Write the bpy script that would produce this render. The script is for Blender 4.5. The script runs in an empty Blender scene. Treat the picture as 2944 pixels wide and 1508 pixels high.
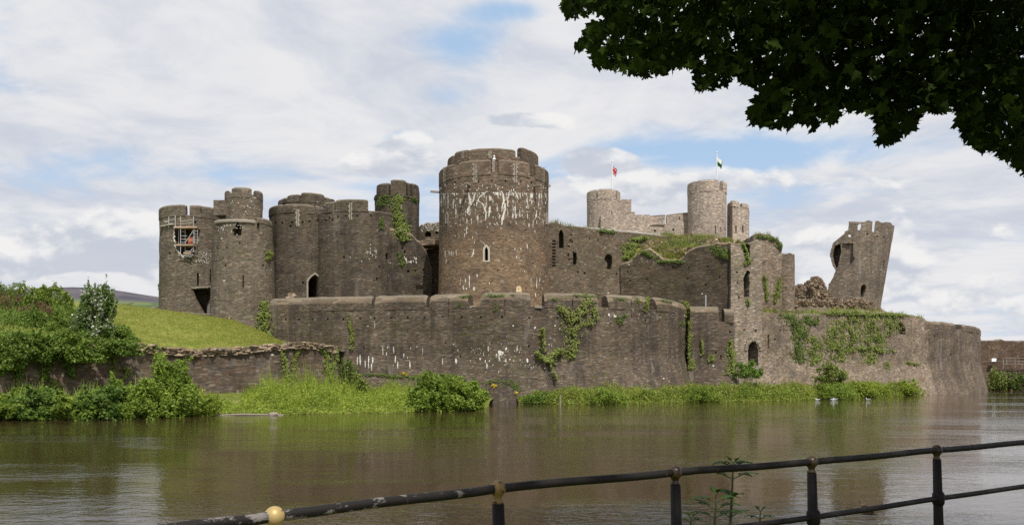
import bpy, math, random
import numpy as np
from mathutils import Vector, Matrix, noise
from mathutils.bvhtree import BVHTree

R = math.radians
random.seed(7)
rng = np.random.default_rng(11)
scn = bpy.context.scene
col = scn.collection

# ------------------------------------------------------------------ camera
# a level lens on the lake path, 3 m above the water; F, CX, HY are the photograph's
# focal length, middle column and horizon row, used to turn survey sightings into metres
F, CX, HY, EYE_Z = 2387.0, 1472.0, 1079.0, 3.0
EYE = Vector((0, 0, EYE_Z))
cam = bpy.data.cameras.new('camera')
cam.sensor_width = 36.0
cam.lens = 36.0 * F / 2944.0
cam.shift_y = (HY - 754.0) / 2944.0
cam.clip_start = 0.1
cam.clip_end = 12000
camo = bpy.data.objects.new('camera', cam)
camo.location = EYE
camo.rotation_euler = (R(90), 0, 0)
col.objects.link(camo)
scn.camera = camo

# ------------------------------------------------------------------ light
SUN_AZ, SUN_EL = R(22), R(58)          # behind the camera, a little to its right
SUN_DIR = Vector((math.sin(SUN_AZ) * math.cos(SUN_EL), -math.cos(SUN_AZ) * math.cos(SUN_EL), math.sin(SUN_EL)))
sl = bpy.data.lights.new('sun', 'SUN')
sl.energy = 4.6
sl.angle = R(0.5)
sl.color = (1.0, 0.95, 0.87)
so = bpy.data.objects.new('sun', sl)
so.rotation_euler = (-SUN_DIR).to_track_quat('-Z', 'Y').to_euler()
so.location = (10, -20, 60)
col.objects.link(so)
scn.view_settings.view_transform = 'Standard'
scn.view_settings.look = 'None'
scn.view_settings.exposure = 0.0
scn.view_settings.gamma = 1.0
scn.render.film_transparent = False
scn.cycles.max_bounces = 6
scn.cycles.transparent_max_bounces = 8
scn.cycles.use_denoising = False


# ------------------------------------------------------------------ node helpers
def node(nt, typ, props=None, ins=None):
    n = nt.nodes.new(typ)
    for k, v in (props or {}).items():
        setattr(n, k, v)
    for k, v in (ins or {}).items():
        s = n.inputs[k]
        if isinstance(v, bpy.types.NodeSocket):
            nt.links.new(v, s)
        else:
            if isinstance(v, tuple) and len(v) == 3 and s.type == 'RGBA':
                v = (*v, 1.0)
            s.default_value = v
    return n


def M(nt, op, a, b=0.0, c=0.0, clamp=False):
    return node(nt, 'ShaderNodeMath', {'operation': op, 'use_clamp': clamp}, {0: a, 1: b, 2: c}).outputs[0]


def VM(nt, op, a, b=(0, 0, 0)):
    return node(nt, 'ShaderNodeVectorMath', {'operation': op}, {0: a, 1: b}).outputs[0]


def MIX(nt, fac, a, b, blend='MIX'):
    n = node(nt, 'ShaderNodeMix', {'data_type': 'RGBA', 'blend_type': blend}, {0: fac, 6: a, 7: b})
    return n.outputs[2]


def NOISE(nt, vec, scale=1.0, detail=4.0, rough=0.55, out=0):
    return node(nt, 'ShaderNodeTexNoise', None,
                {'Vector': vec, 'Scale': scale, 'Detail': detail, 'Roughness': rough}).outputs[out]


def MAPR(nt, v, a, b, c=0.0, d=1.0, smooth=True):
    return node(nt, 'ShaderNodeMapRange', {'interpolation_type': 'SMOOTHSTEP' if smooth else 'LINEAR', 'clamp': True},
                {0: v, 1: a, 2: b, 3: c, 4: d}).outputs[0]


def RAMP(nt, fac, stops, interp='LINEAR'):
    n = nt.nodes.new('ShaderNodeValToRGB')
    cr = n.color_ramp
    cr.interpolation = interp
    while len(cr.elements) < len(stops):
        cr.elements.new(0.5)
    for e, (p, c) in zip(cr.elements, stops):
        e.position = p
        e.color = (*c, 1)
    nt.links.new(fac, n.inputs[0])
    return n.outputs[0]


def SEP(nt, v):
    n = node(nt, 'ShaderNodeSeparateXYZ', None, {0: v})
    return n.outputs[0], n.outputs[1], n.outputs[2]


def COMB(nt, x, y, z):
    return node(nt, 'ShaderNodeCombineXYZ', None, {0: x, 1: y, 2: z}).outputs[0]


# ------------------------------------------------------------------ sky
world = bpy.data.worlds.new('World')
scn.world = world
world.use_nodes = True
wt = world.node_tree
wt.nodes.clear()
sky = node(wt, 'ShaderNodeTexSky', {'sky_type': 'NISHITA', 'sun_disc': False, 'sun_elevation': SUN_EL,
                                    'sun_rotation': math.pi - SUN_AZ, 'air_density': 1.0,
                                    'dust_density': 0.6, 'ozone_density': 1.0}).outputs[0]
tc = node(wt, 'ShaderNodeTexCoord').outputs['Generated']
dx, dy, dz = SEP(wt, tc)
ya = M(wt, 'MAXIMUM', M(wt, 'ABSOLUTE', dy), 0.05)
u = M(wt, 'DIVIDE', dx, ya)                      # tangent of the bearing
w = M(wt, 'DIVIDE', dz, ya)                      # tangent of the height
zz = M(wt, 'ADD', M(wt, 'MAXIMUM', dz, 0.0), 0.10)
# high broken layer, laid out on a plane overhead
pl = COMB(wt, M(wt, 'DIVIDE', dx, zz), M(wt, 'DIVIDE', dy, zz), 0.3)
warp = NOISE(wt, pl, 0.9, 3, 0.5, out=1)
plw = VM(wt, 'ADD', pl, VM(wt, 'MULTIPLY', VM(wt, 'SUBTRACT', warp, (0.5, 0.5, 0.5)), (0.9, 0.9, 0.9)))
n1 = NOISE(wt, plw, 0.75, 9, 0.55)
n2 = NOISE(wt, plw, 2.6, 8, 0.62)


def blob(cu, cw, su, sw, amp):
    a = M(wt, 'POWER', M(wt, 'DIVIDE', M(wt, 'SUBTRACT', u, cu), su), 2.0)
    b = M(wt, 'POWER', M(wt, 'DIVIDE', M(wt, 'SUBTRACT', w, cw), sw), 2.0)
    return M(wt, 'MULTIPLY', M(wt, 'EXPONENT', M(wt, 'MULTIPLY', M(wt, 'ADD', a, b), -1.0)), amp)


def dirs(px, py):
    return (px - CX) / F, (HY - py) / F


cover = M(wt, 'ADD', n1, 0.085)
for (px, py, sx, sy, amp) in ((1330, 130, 140, 90, -.20), (1300, 280, 150, 50, -.15), (1180, 400, 120, 40, -.16),
                              (1120, 545, 130, 40, -.14), (150, 500, 330, 80, -.15), (260, 640, 230, 60, -.19), (2150, 440, 420, 45, -.20),
                              (1480, 30, 150, 40, -.20), (2500, 560, 240, 40, -.16), (2800, 720, 260, 50, -.12), (900, 300, 400, 220, .12),
                              (1700, 260, 300, 120, .12), (400, 200, 500, 150, .12), (2500, 640, 500, 90, .05), (1500, 420, 200, 60, .10)):
    cu, cw = dirs(px, py)
    cover = M(wt, 'ADD', cover, blob(cu, cw, sx / F, sy / F, amp))
cover = M(wt, 'ADD', cover, M(wt, 'MULTIPLY', M(wt, 'SUBTRACT', n2, 0.5), 0.30))
mask_hi = MAPR(wt, cover, 0.40, 0.58)
# shading of the layer: grey bellies, white thin parts
shade_hi = MAPR(wt, M(wt, 'ADD', M(wt, 'MULTIPLY', n2, 0.55), M(wt, 'MULTIPLY', NOISE(wt, plw, 0.55, 5, 0.5), 0.45)), 0.38, 0.60)
col_hi = MIX(wt, shade_hi, (5.9, 6.3, 7.2), (8.2, 8.2, 8.35))

# low cumulus banks near the horizon, in bearing / height
uw = COMB(wt, u, M(wt, 'MULTIPLY', w, 1.9), 0.0)
w3 = NOISE(wt, uw, 6.0, 3, 0.5, out=1)
uww = VM(wt, 'ADD', uw, VM(wt, 'MULTIPLY', VM(wt, 'SUBTRACT', w3, (0.5, 0.5, 0.5)), (0.05, 0.06, 0.0)))
c1 = NOISE(wt, uww, 5.0, 8, 0.55)
c1b = NOISE(wt, VM(wt, 'ADD', uww, (0.008, 0.030, 0.0)), 5.0, 8, 0.55)
cum = M(wt, 'ADD', c1, 0.0)
for (px, py, sx, sy, amp) in ((330, 730, 420, 55, .24), (130, 740, 300, 45, .14), (420, 710, 80, 60, .22), (1190, 430, 110, 60, .30), (1090, 470, 110, 60, .24),
                              (1460, 345, 210, 40, .36), (1740, 470, 150, 60, .42), (1800, 560, 220, 60, .2),
                              (1230, 560, 60, 70, .15), (2450, 510, 420, 50, .2), (2850, 640, 120, 70, .14), (2500, 850, 500, 70, .06)):
    cu, cw = dirs(px, py)
    cum = M(wt, 'ADD', cum, blob(cu, cw, sx / F, sy / F, amp))
fade = MAPR(wt, w, 0.10, 0.36, 0.0, 0.26)
cum = M(wt, 'SUBTRACT', cum, fade)
mask_lo = MAPR(wt, cum, 0.50, 0.57)
lit = MAPR(wt, M(wt, 'SUBTRACT', c1, c1b), -0.06, 0.07)
col_lo = MIX(wt, lit, (5.7, 6.1, 6.9), (9.0, 8.9, 8.8))

blue = MIX(wt, 0.75, sky, (4.4, 6.5, 9.2))
pale = MIX(wt, MAPR(wt, dz, 0.0, 0.30, 0.70, 0.10), blue, (7.0, 7.7, 8.7))
c = MIX(wt, mask_hi, pale, col_hi)
c = MIX(wt, M(wt, 'MULTIPLY', mask_lo, 0.92), c, col_lo)
below = MAPR(wt, dz, -0.02, 0.0)
c = MIX(wt, below, (1.2, 1.3, 1.1), c)
bg = node(wt, 'ShaderNodeBackground', None, {0: c, 1: 0.10})
wo = wt.nodes.new('ShaderNodeOutputWorld')
wt.links.new(bg.outputs[0], wo.inputs[0])


# ------------------------------------------------------------------ sightings and mesh helpers
def X(px, Y): return (px - CX) / F * Y
def Z(py, Y): return EYE_Z + (HY - py) / F * Y
def W(px, py, Y): return Vector((X(px, Y), Y, Z(py, Y)))


def nz(x, y=0.0, z=0.0): return noise.noise(Vector((x, y, z)))


def tag(o, label=None, cat=None, group=None, kind=None):
    if label: o['label'] = label
    if cat: o['category'] = cat
    if group: o['group'] = group
    if kind: o['kind'] = kind
    return o


def thing(name, label, cat, loc, group=None):
    o = bpy.data.objects.new(name, None)
    o.empty_display_size = 0.5
    col.objects.link(o)
    o.location = loc
    return tag(o, label, cat, group)


def link_mesh(name, me, mats, parent=None):
    o = bpy.data.objects.new(name, me)
    if not isinstance(mats, (list, tuple)): mats = [mats]
    if len(me.materials) == 0:
        for m in mats: me.materials.append(m)
    if parent is not None:
        off = Vector((0, 0, 0))
        p = parent
        while p is not None:
            off += p.location
            p = p.parent
        me.transform(Matrix.Translation(-off))
        o.parent = parent
    col.objects.link(o)
    return o


def volume(me):
    import bmesh
    b = bmesh.new(); b.from_mesh(me)
    v = b.calc_volume(signed=True); b.free()
    return abs(v) + 1e-9


class MB:
    """collects shapes into one mesh, with holes cut through it and marks laid on it"""
    def __init__(s):
        s.v, s.f, s.mi = [], [], []
        s.cv, s.cf = [], []
        s.dv, s.df, s.dm = [], [], []
        s._b = None
        s.keep = 0.85

    def add(s, V, Fc, mi=0):
        b = len(s.v)
        s.v.extend(tuple(p) for p in V)
        s.f.extend([tuple(i + b for i in f) for f in Fc])
        s.mi.extend([mi] * len(Fc))
        s._b = None
        return s

    def bvh(s):
        if s._b is None:
            s._b = BVHTree.FromPolygons([Vector(p) for p in s.v], s.f)
        return s._b

    def hit(s, px, py):
        d = Vector(((px - CX) / F, 1.0, (HY - py) / F)).normalized()
        loc, n, i, dist = s.bvh().ray_cast(EYE, d)
        if loc is None: return None
        if n.dot(d) > 0: n = -n
        return loc, n

    def cut(s, pts, depth, ref=None, out=0.5, along_view=False, rays=None):
        ax = sum(p[0] for p in pts) / len(pts)
        ay = sum(p[1] for p in pts) / len(pts)
        h = s.hit(*(ref or (ax, ay)))
        if h is None: return
        loc, n = h
        if sum(pts[i][0] * pts[(i + 1) % len(pts)][1] - pts[(i + 1) % len(pts)][0] * pts[i][1] for i in range(len(pts))) > 0:
            pts = pts[::-1]
        n = Vector((n.x, n.y, 0))
        if n.length < 0.2: n = Vector((0, -1, 0))
        n.normalize()
        if n.y > -0.25: n = Vector((n.x, -0.6, 0)).normalized()
        if along_view: n = Vector((EYE.x - loc.x, EYE.y - loc.y, 0)).normalized()
        P = []
        for (a, b) in pts:
            d = Vector(((a - CX) / F, 1.0, (HY - b) / F))
            t = (loc - EYE).dot(n) / d.dot(n)
            P.append(EYE + d * t)
        k = len(P)
        b0 = len(s.cv)
        if rays:      # a breach that runs clean through, between two distances
            for Yq in rays: s.cv.extend((X(a, Yq), Yq, Z(b, Yq)) for (a, b) in pts)
        else:
            s.cv.extend(tuple(p + n * out) for p in P)
            s.cv.extend(tuple(p - n * depth) for p in P)
        s.cf.append(tuple(b0 + i for i in range(k)))
        s.cf.append(tuple(b0 + k + i for i in reversed(range(k))))
        for i in range(k):
            j = (i + 1) % k
            s.cf.append((b0 + i, b0 + k + i, b0 + k + j, b0 + j))
        return loc, n

    def stroke(s, pts, wpx, mi=1, lift=0.03, wob=0.35):
        """a mark running down the surface"""
        P = []
        for (a, b) in zip(pts[:-1], pts[1:]):
            L = math.hypot(b[0] - a[0], b[1] - a[1])
            n = max(2, int(L / 3.0))
            P += [(a[0] + (b[0] - a[0]) * i / n, a[1] + (b[1] - a[1]) * i / n) for i in range(n)]
        P.append(pts[-1])
        rows = []
        for i, (x, y) in enumerate(P):
            t = i / max(1, len(P) - 1)
            ww = wpx * (0.45 + 0.8 * math.sin(math.pi * min(1, t * 0.85 + 0.12))) * random.uniform(1 - wob, 1 + wob) * 0.5
            x += random.uniform(-wob, wob) * wpx * 0.5
            A, B = s.hit(x - ww, y), s.hit(x + ww, y)
            if A is None or B is None: 
                rows.append(None); continue
            rows.append((A[0] + A[1] * lift, B[0] + B[1] * lift))
        for a, b in zip(rows[:-1], rows[1:]):
            if a is None or b is None: continue
            if (a[0] - b[0]).length > 1.2 or (a[0] - a[1]).length > 1.5: continue
            k = len(s.dv)
            s.dv.extend([tuple(a[0]), tuple(a[1]), tuple(b[1]), tuple(b[0])])
            s.df.append((k, k + 1, k + 2, k + 3))
            s.dm.append(mi)

    # -- shapes
    def box(s, c, sx, sy, sz, rz=0.0, jit=0.0, mi=0):
        c = Vector(c)
        ca, sa = math.cos(rz), math.sin(rz)
        V = []
        for k in (-1, 1):
            for (i, j) in ((-1, -1), (1, -1), (1, 1), (-1, 1)):
                x, y, z = i * sx / 2, j * sy / 2, k * sz / 2
                if jit:
                    x += random.uniform(-jit, jit); y += random.uniform(-jit, jit); z += random.uniform(-jit, jit)
                V.append((c.x + x * ca - y * sa, c.y + x * sa + y * ca, c.z + z))
        return s.add(V, [(3, 2, 1, 0), (4, 5, 6, 7), (0, 1, 5, 4), (1, 2, 6, 5), (2, 3, 7, 6), (3, 0, 4, 7)], mi)

    def tube(s, pts, rad, n=8, cap=True, mi=0):
        pts = [Vector(p) for p in pts]
        if not isinstance(rad, (list, tuple)): rad = [rad] * len(pts)
        V, Fc = [], []
        up = None
        for i, p in enumerate(pts):
            t = (pts[min(i + 1, len(pts) - 1)] - pts[max(i - 1, 0)]).normalized()
            if up is None:
                up = Vector((0, 0, 1)) if abs(t.z) < 0.9 else Vector((1, 0, 0))
            a = t.cross(up)
            if a.length < 1e-4: a = t.cross(Vector((1, 0.3, 0)))
            a.normalize()
            b = a.cross(t).normalized()
            up = b
            for k in range(n):
                th = 2 * math.pi * k / n
                V.append(p + (a * math.cos(th) + b * math.sin(th)) * rad[i])
        for i in range(len(pts) - 1):
            for k in range(n):
                q = (k + 1) % n
                Fc.append((i * n + k, i * n + q, (i + 1) * n + q, (i + 1) * n + k))
        if cap:
            Fc.append(tuple(reversed(range(n))))
            Fc.append(tuple((len(pts) - 1) * n + k for k in range(n)))
        return s.add(V, Fc, mi)

    def lathe(s, c, prof, n=20, mi=0):
        """prof: (radius, z) from bottom to top"""
        c = Vector(c)
        V, Fc = [], []
        for (r, z) in prof:
            for k in range(n):
                th = 2 * math.pi * k / n
                V.append((c.x + r * math.cos(th), c.y + r * math.sin(th), c.z + z))
        for i in range(len(prof) - 1):
            for k in range(n):
                q = (k + 1) % n
                Fc.append((i * n + k, i * n + q, (i + 1) * n + q, (i + 1) * n + k))
        Fc.append(tuple(reversed(range(n))))
        Fc.append(tuple((len(prof) - 1) * n + k for k in range(n)))
        return s.add(V, Fc, mi)

    def sweep(s, path, prof, mi=0, mis=None):
        """path: open list of (x, y); prof(i) -> closed list of (offset outward, z)"""
        n = len(path)
        V, Fc, mm = [], [], []
        for i in range(n):
            a, b = path[max(i - 1, 0)], path[min(i + 1, n - 1)]
            tx, ty = b[0] - a[0], b[1] - a[1]
            L = math.hypot(tx, ty) or 1.0
            nx, ny = ty / L, -tx / L
            P = prof(i)
            for (o, z) in P:
                V.append((path[i][0] + nx * o, path[i][1] + ny * o, z))
        m = len(P)
        for i in range(n - 1):
            for j in range(m):
                q = (j + 1) % m
                Fc.append((i * m + j, (i + 1) * m + j, (i + 1) * m + q, i * m + q))
                mm.append(mis[j] if mis else mi)
        Fc.append(tuple(range(m))); mm.append(mi)
        Fc.append(tuple((n - 1) * m + j for j in reversed(range(m)))); mm.append(mi)
        s.add(V, Fc, mi)
        s.mi[-len(mm):] = mm
        return s

    def solid(s, path, z0, ztop, nzr=8, jit=0.05, batter=None, mi=0, topmi=None, inset=0.12):
        """closed plan (x, y) list, anticlockwise from above; ztop number or list"""
        n = len(path)
        V, Fc, mm = [], [], []
        zt = ztop if isinstance(ztop, (list, tuple)) else [ztop] * n
        nr = []
        for i in range(n):
            a, b = path[i - 1], path[(i + 1) % n]
            tx, ty = b[0] - a[0], b[1] - a[1]
            L = math.hypot(tx, ty) or 1
            nr.append((ty / L, -tx / L))
        rows = nzr + 1
        for r in range(rows + 1):
            for i in range(n):
                t = min(1.0, r / nzr)
                top = zt[i] - 0.08
                z = z0 + (top - z0) * t
                o = -jit * abs(noise.noise(Vector((path[i][0] * 0.9, path[i][1] * 0.9, z * 0.9)))) * 2
                if batter: o += batter(z)
                if r == rows:
                    z = zt[i]; o -= inset
                V.append((path[i][0] + nr[i][0] * o, path[i][1] + nr[i][1] * o, z))
        for r in range(rows):
            for i in range(n):
                q = (i + 1) % n
                Fc.append((r * n + i, r * n + q, (r + 1) * n + q, (r + 1) * n + i)); mm.append(mi)
        cx = sum(p[0] for p in path) / n
        cy = sum(p[1] for p in path) / n
        V.append((cx, cy, z0)); V.append((cx, cy, sum(zt) / n))
        k = (rows + 1) * n
        for i in range(n):
            q = (i + 1) % n
            Fc.append((q, i, k)); mm.append(mi)
            Fc.append((rows * n + i, rows * n + q, k + 1)); mm.append(mi if topmi is None else topmi)
        s.add(V, Fc, mi)
        s.mi[-len(mm):] = mm
        return s

    def build(s, name, mats, parent=None, smooth=False):
        if not isinstance(mats, (list, tuple)): mats = [mats]
        me = bpy.data.meshes.new(name)
        me.from_pydata(s.v, [], s.f)
        for m in mats: me.materials.append(m)
        me.polygons.foreach_set('material_index', s.mi)
        if s.cf:
            o = bpy.data.objects.new('tmp', me); col.objects.link(o)
            mc = bpy.data.meshes.new('tmpc'); mc.from_pydata(s.cv, [], s.cf)
            oc = bpy.data.objects.new('tmpc', mc); col.objects.link(oc)
            md = o.modifiers.new('cut', 'BOOLEAN')
            md.operation = 'DIFFERENCE'; md.object = oc
            v0 = volume(me)
            best = None
            for solver, selfx in (('MANIFOLD', False), ('EXACT', False), ('EXACT', True)):
                md.solver = solver
                if solver == 'EXACT': md.use_self = selfx
                bpy.context.view_layer.update()
                dg = bpy.context.evaluated_depsgraph_get()
                me2 = bpy.data.meshes.new_from_object(o.evaluated_get(dg))
                r_ = volume(me2) / v0
                if best is None or abs(r_ - .97) < abs(best[0] - .97):
                    best = (r_, me2, solver)
                if s.keep < r_ < 0.99999: break
            me2 = best[1]
            if not s.keep < best[0] < 0.99999: print('BOOLEAN', name, parent['label'][:40] if parent else '', best[0], best[2])
            bpy.data.objects.remove(o); bpy.data.objects.remove(oc)
            bpy.data.meshes.remove(me); bpy.data.meshes.remove(mc)
            me = me2
            me.name = name
            if len(me.polygons) == 0: print('BOOLEAN EMPTY', name)
        if s.df:
            V = [tuple(v.co) for v in me.vertices]
            Fc = [tuple(p.vertices) for p in me.polygons]
            mi = [p.material_index for p in me.polygons]
            k = len(V)
            me3 = bpy.data.meshes.new(name)
            me3.from_pydata(V + s.dv, [], Fc + [tuple(i + k for i in f) for f in s.df])
            for m in mats: me3.materials.append(m)
            me3.polygons.foreach_set('material_index', mi + s.dm)
            bpy.data.meshes.remove(me)
            me = me3
        if smooth:
            me.polygons.foreach_set('use_smooth', [True] * len(me.polygons))
        me.update()
        return link_mesh(name, me, mats, parent)


def rect(x0, x1, y0, y1): return [(x0, y1), (x1, y1), (x1, y0), (x0, y0)]


def arch(x0, x1, y0, y1, spring=0.4, point=1.0):
    """pointed opening as px outline"""
    h = (y1 - y0) * spring
    m = (x0 + x1) / 2
    P = [(x0, y1), (x1, y1), (x1, y0 + h)]
    for t in (0.35, 0.7):
        P.append((x1 + (m - x1) * (t ** 1.7), y0 + h * (1 - t)))
    P.append((m, y0))
    for t in (0.7, 0.35):
        P.append((x0 + (m - x0) * (t ** 1.7), y0 + h * (1 - t)))
    P.append((x0, y0 + h))
    return P


def ragged(pts, amp, sub=3):
    """a broken outline through the given corners"""
    P = []
    n = len(pts)
    for i in range(n):
        a, b = pts[i], pts[(i + 1) % n]
        for k in range(sub):
            t = k / sub
            P.append((a[0] + (b[0] - a[0]) * t + random.uniform(-amp, amp), a[1] + (b[1] - a[1]) * t + random.uniform(-amp, amp)))
    return P


def circle(cx, cy, rx, ry=None, n=56):
    ry = ry or rx
    return [(cx + rx * math.cos(2 * math.pi * i / n), cy + ry * math.sin(2 * math.pi * i / n)) for i in range(n)]


def arc(cx, cy, r, a0, a1, step=0.35):
    """bearing in degrees from the viewer's side, clockwise seen from above is to the left"""
    n = max(4, int(abs(R(a1 - a0)) * r / step))
    return [(cx + r * math.sin(R(a0 + (a1 - a0) * i / n)), cy - r * math.cos(R(a0 + (a1 - a0) * i / n))) for i in range(n + 1)]


def resample(K, step, smooth=False):
    """knots (x, y, a...) -> finer knots"""
    out = []
    n = len(K)
    for i in range(n - 1):
        a, b = K[i], K[i + 1]
        L = math.hypot(b[0] - a[0], b[1] - a[1])
        m = max(1, int(round(L / step)))
        p0, p3 = K[max(i - 1, 0)], K[min(i + 2, n - 1)]
        for k in range(m):
            t = k / m
            if smooth:
                q = []
                for c_ in range(2):
                    v0, v1, v2, v3 = p0[c_], a[c_], b[c_], p3[c_]
                    q.append(0.5 * (2 * v1 + (v2 - v0) * t + (2 * v0 - 5 * v1 + 4 * v2 - v3) * t * t + (3 * v1 - v0 - 3 * v2 + v3) * t ** 3))
                q += [a[c_] + (b[c_] - a[c_]) * t for c_ in range(2, len(a))]
                out.append(tuple(q))
            else:
                out.append(tuple(a[c_] + (b[c_] - a[c_]) * t for c_ in range(len(a))))
    out.append(K[-1])
    return out


def merlon(path, zb, zt, thick=0.9, rnd=0.3, proud=0.03):
    """a block of parapet on a plan line, rounded coping"""
    mb = MB()
    n = len(path)

    def prof(i):
        e = 0.08 if i in (0, n - 1) else 0.0
        t1 = zt - e + 0.05 * nz(path[i][0], path[i][1])
        return [(proud, zb), (proud, (zb + t1) / 2), (proud - e * .3, t1 - rnd * 1.1), (proud - 0.07, t1 - rnd * 0.45), (proud - rnd * 0.9, t1),
                (-thick + rnd, t1), (-thick + 0.05, t1 - rnd * 0.5), (-thick, t1 - rnd), (-thick, zb)]
    mb.sweep(path, prof, 0, [0, 0, 0, 1, 1, 1, 1, 0, 0])
    return mb


def wall(mb, knots, z0, thick, rows=10, jag=0.0, rough=0.05, batter=None, rnd=0.25, step=0.5, smooth=False, seed=0.0, block=0.18, coping=0):
    """knots: (px, Y, ytop px); the face looks to the viewer"""
    K = resample([(X(p, Y), Y, Z(yt, Y)) for (p, Y, yt) in knots], step, smooth)
    path = [(k[0], k[1]) for k in K]

    def prof(i):
        x, y, zt = K[i]
        if jag:
            j = jag * (0.6 * nz(x * 0.35 + seed, y * 0.35) + 0.8 * nz(x * 1.3 + seed, y * 1.3, 3.0))
            zt += round(j / block) * block
        P = []
        for r in range(rows + 1):
            t = r / rows
            z = z0 + (zt - rnd - z0) * t
            o = rough * 2 * nz(x * 0.7 + seed, y * 0.7, z * 0.7)
            if batter: o += batter(z)
            P.append((o, z))
        o = P[-1][0]
        P += [(o - rnd * 0.3, zt - rnd * 0.35), (o - rnd, zt), (-thick + rnd, zt + 0.02), (-thick, zt - rnd), (-thick, z0)]
        return P
    m = rows + 6
    mis = [0] * rows + [coping] * 4 + [0, 0]
    mb.sweep(path, prof, 0, mis)
    return K


# ------------------------------------------------------------------ materials
def newmat(name):
    m = bpy.data.materials.new(name)
    m.use_nodes = True
    nt = m.node_tree
    nt.nodes.clear()
    out = nt.nodes.new('ShaderNodeOutputMaterial')
    return m, nt, out


def principled(nt, out, base, rough=0.9, normal=None, spec=0.2, **kw):
    ins = {'Base Color': base, 'Roughness': rough, 'Specular IOR Level': spec}
    ins.update(kw)
    if normal is not None: ins['Normal'] = normal
    p = node(nt, 'ShaderNodeBsdfPrincipled', None, ins)
    nt.links.new(p.outputs[0], out.inputs[0])
    return p


def scaled(nt, pos, s): return VM(nt, 'MULTIPLY', pos, s)


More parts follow.
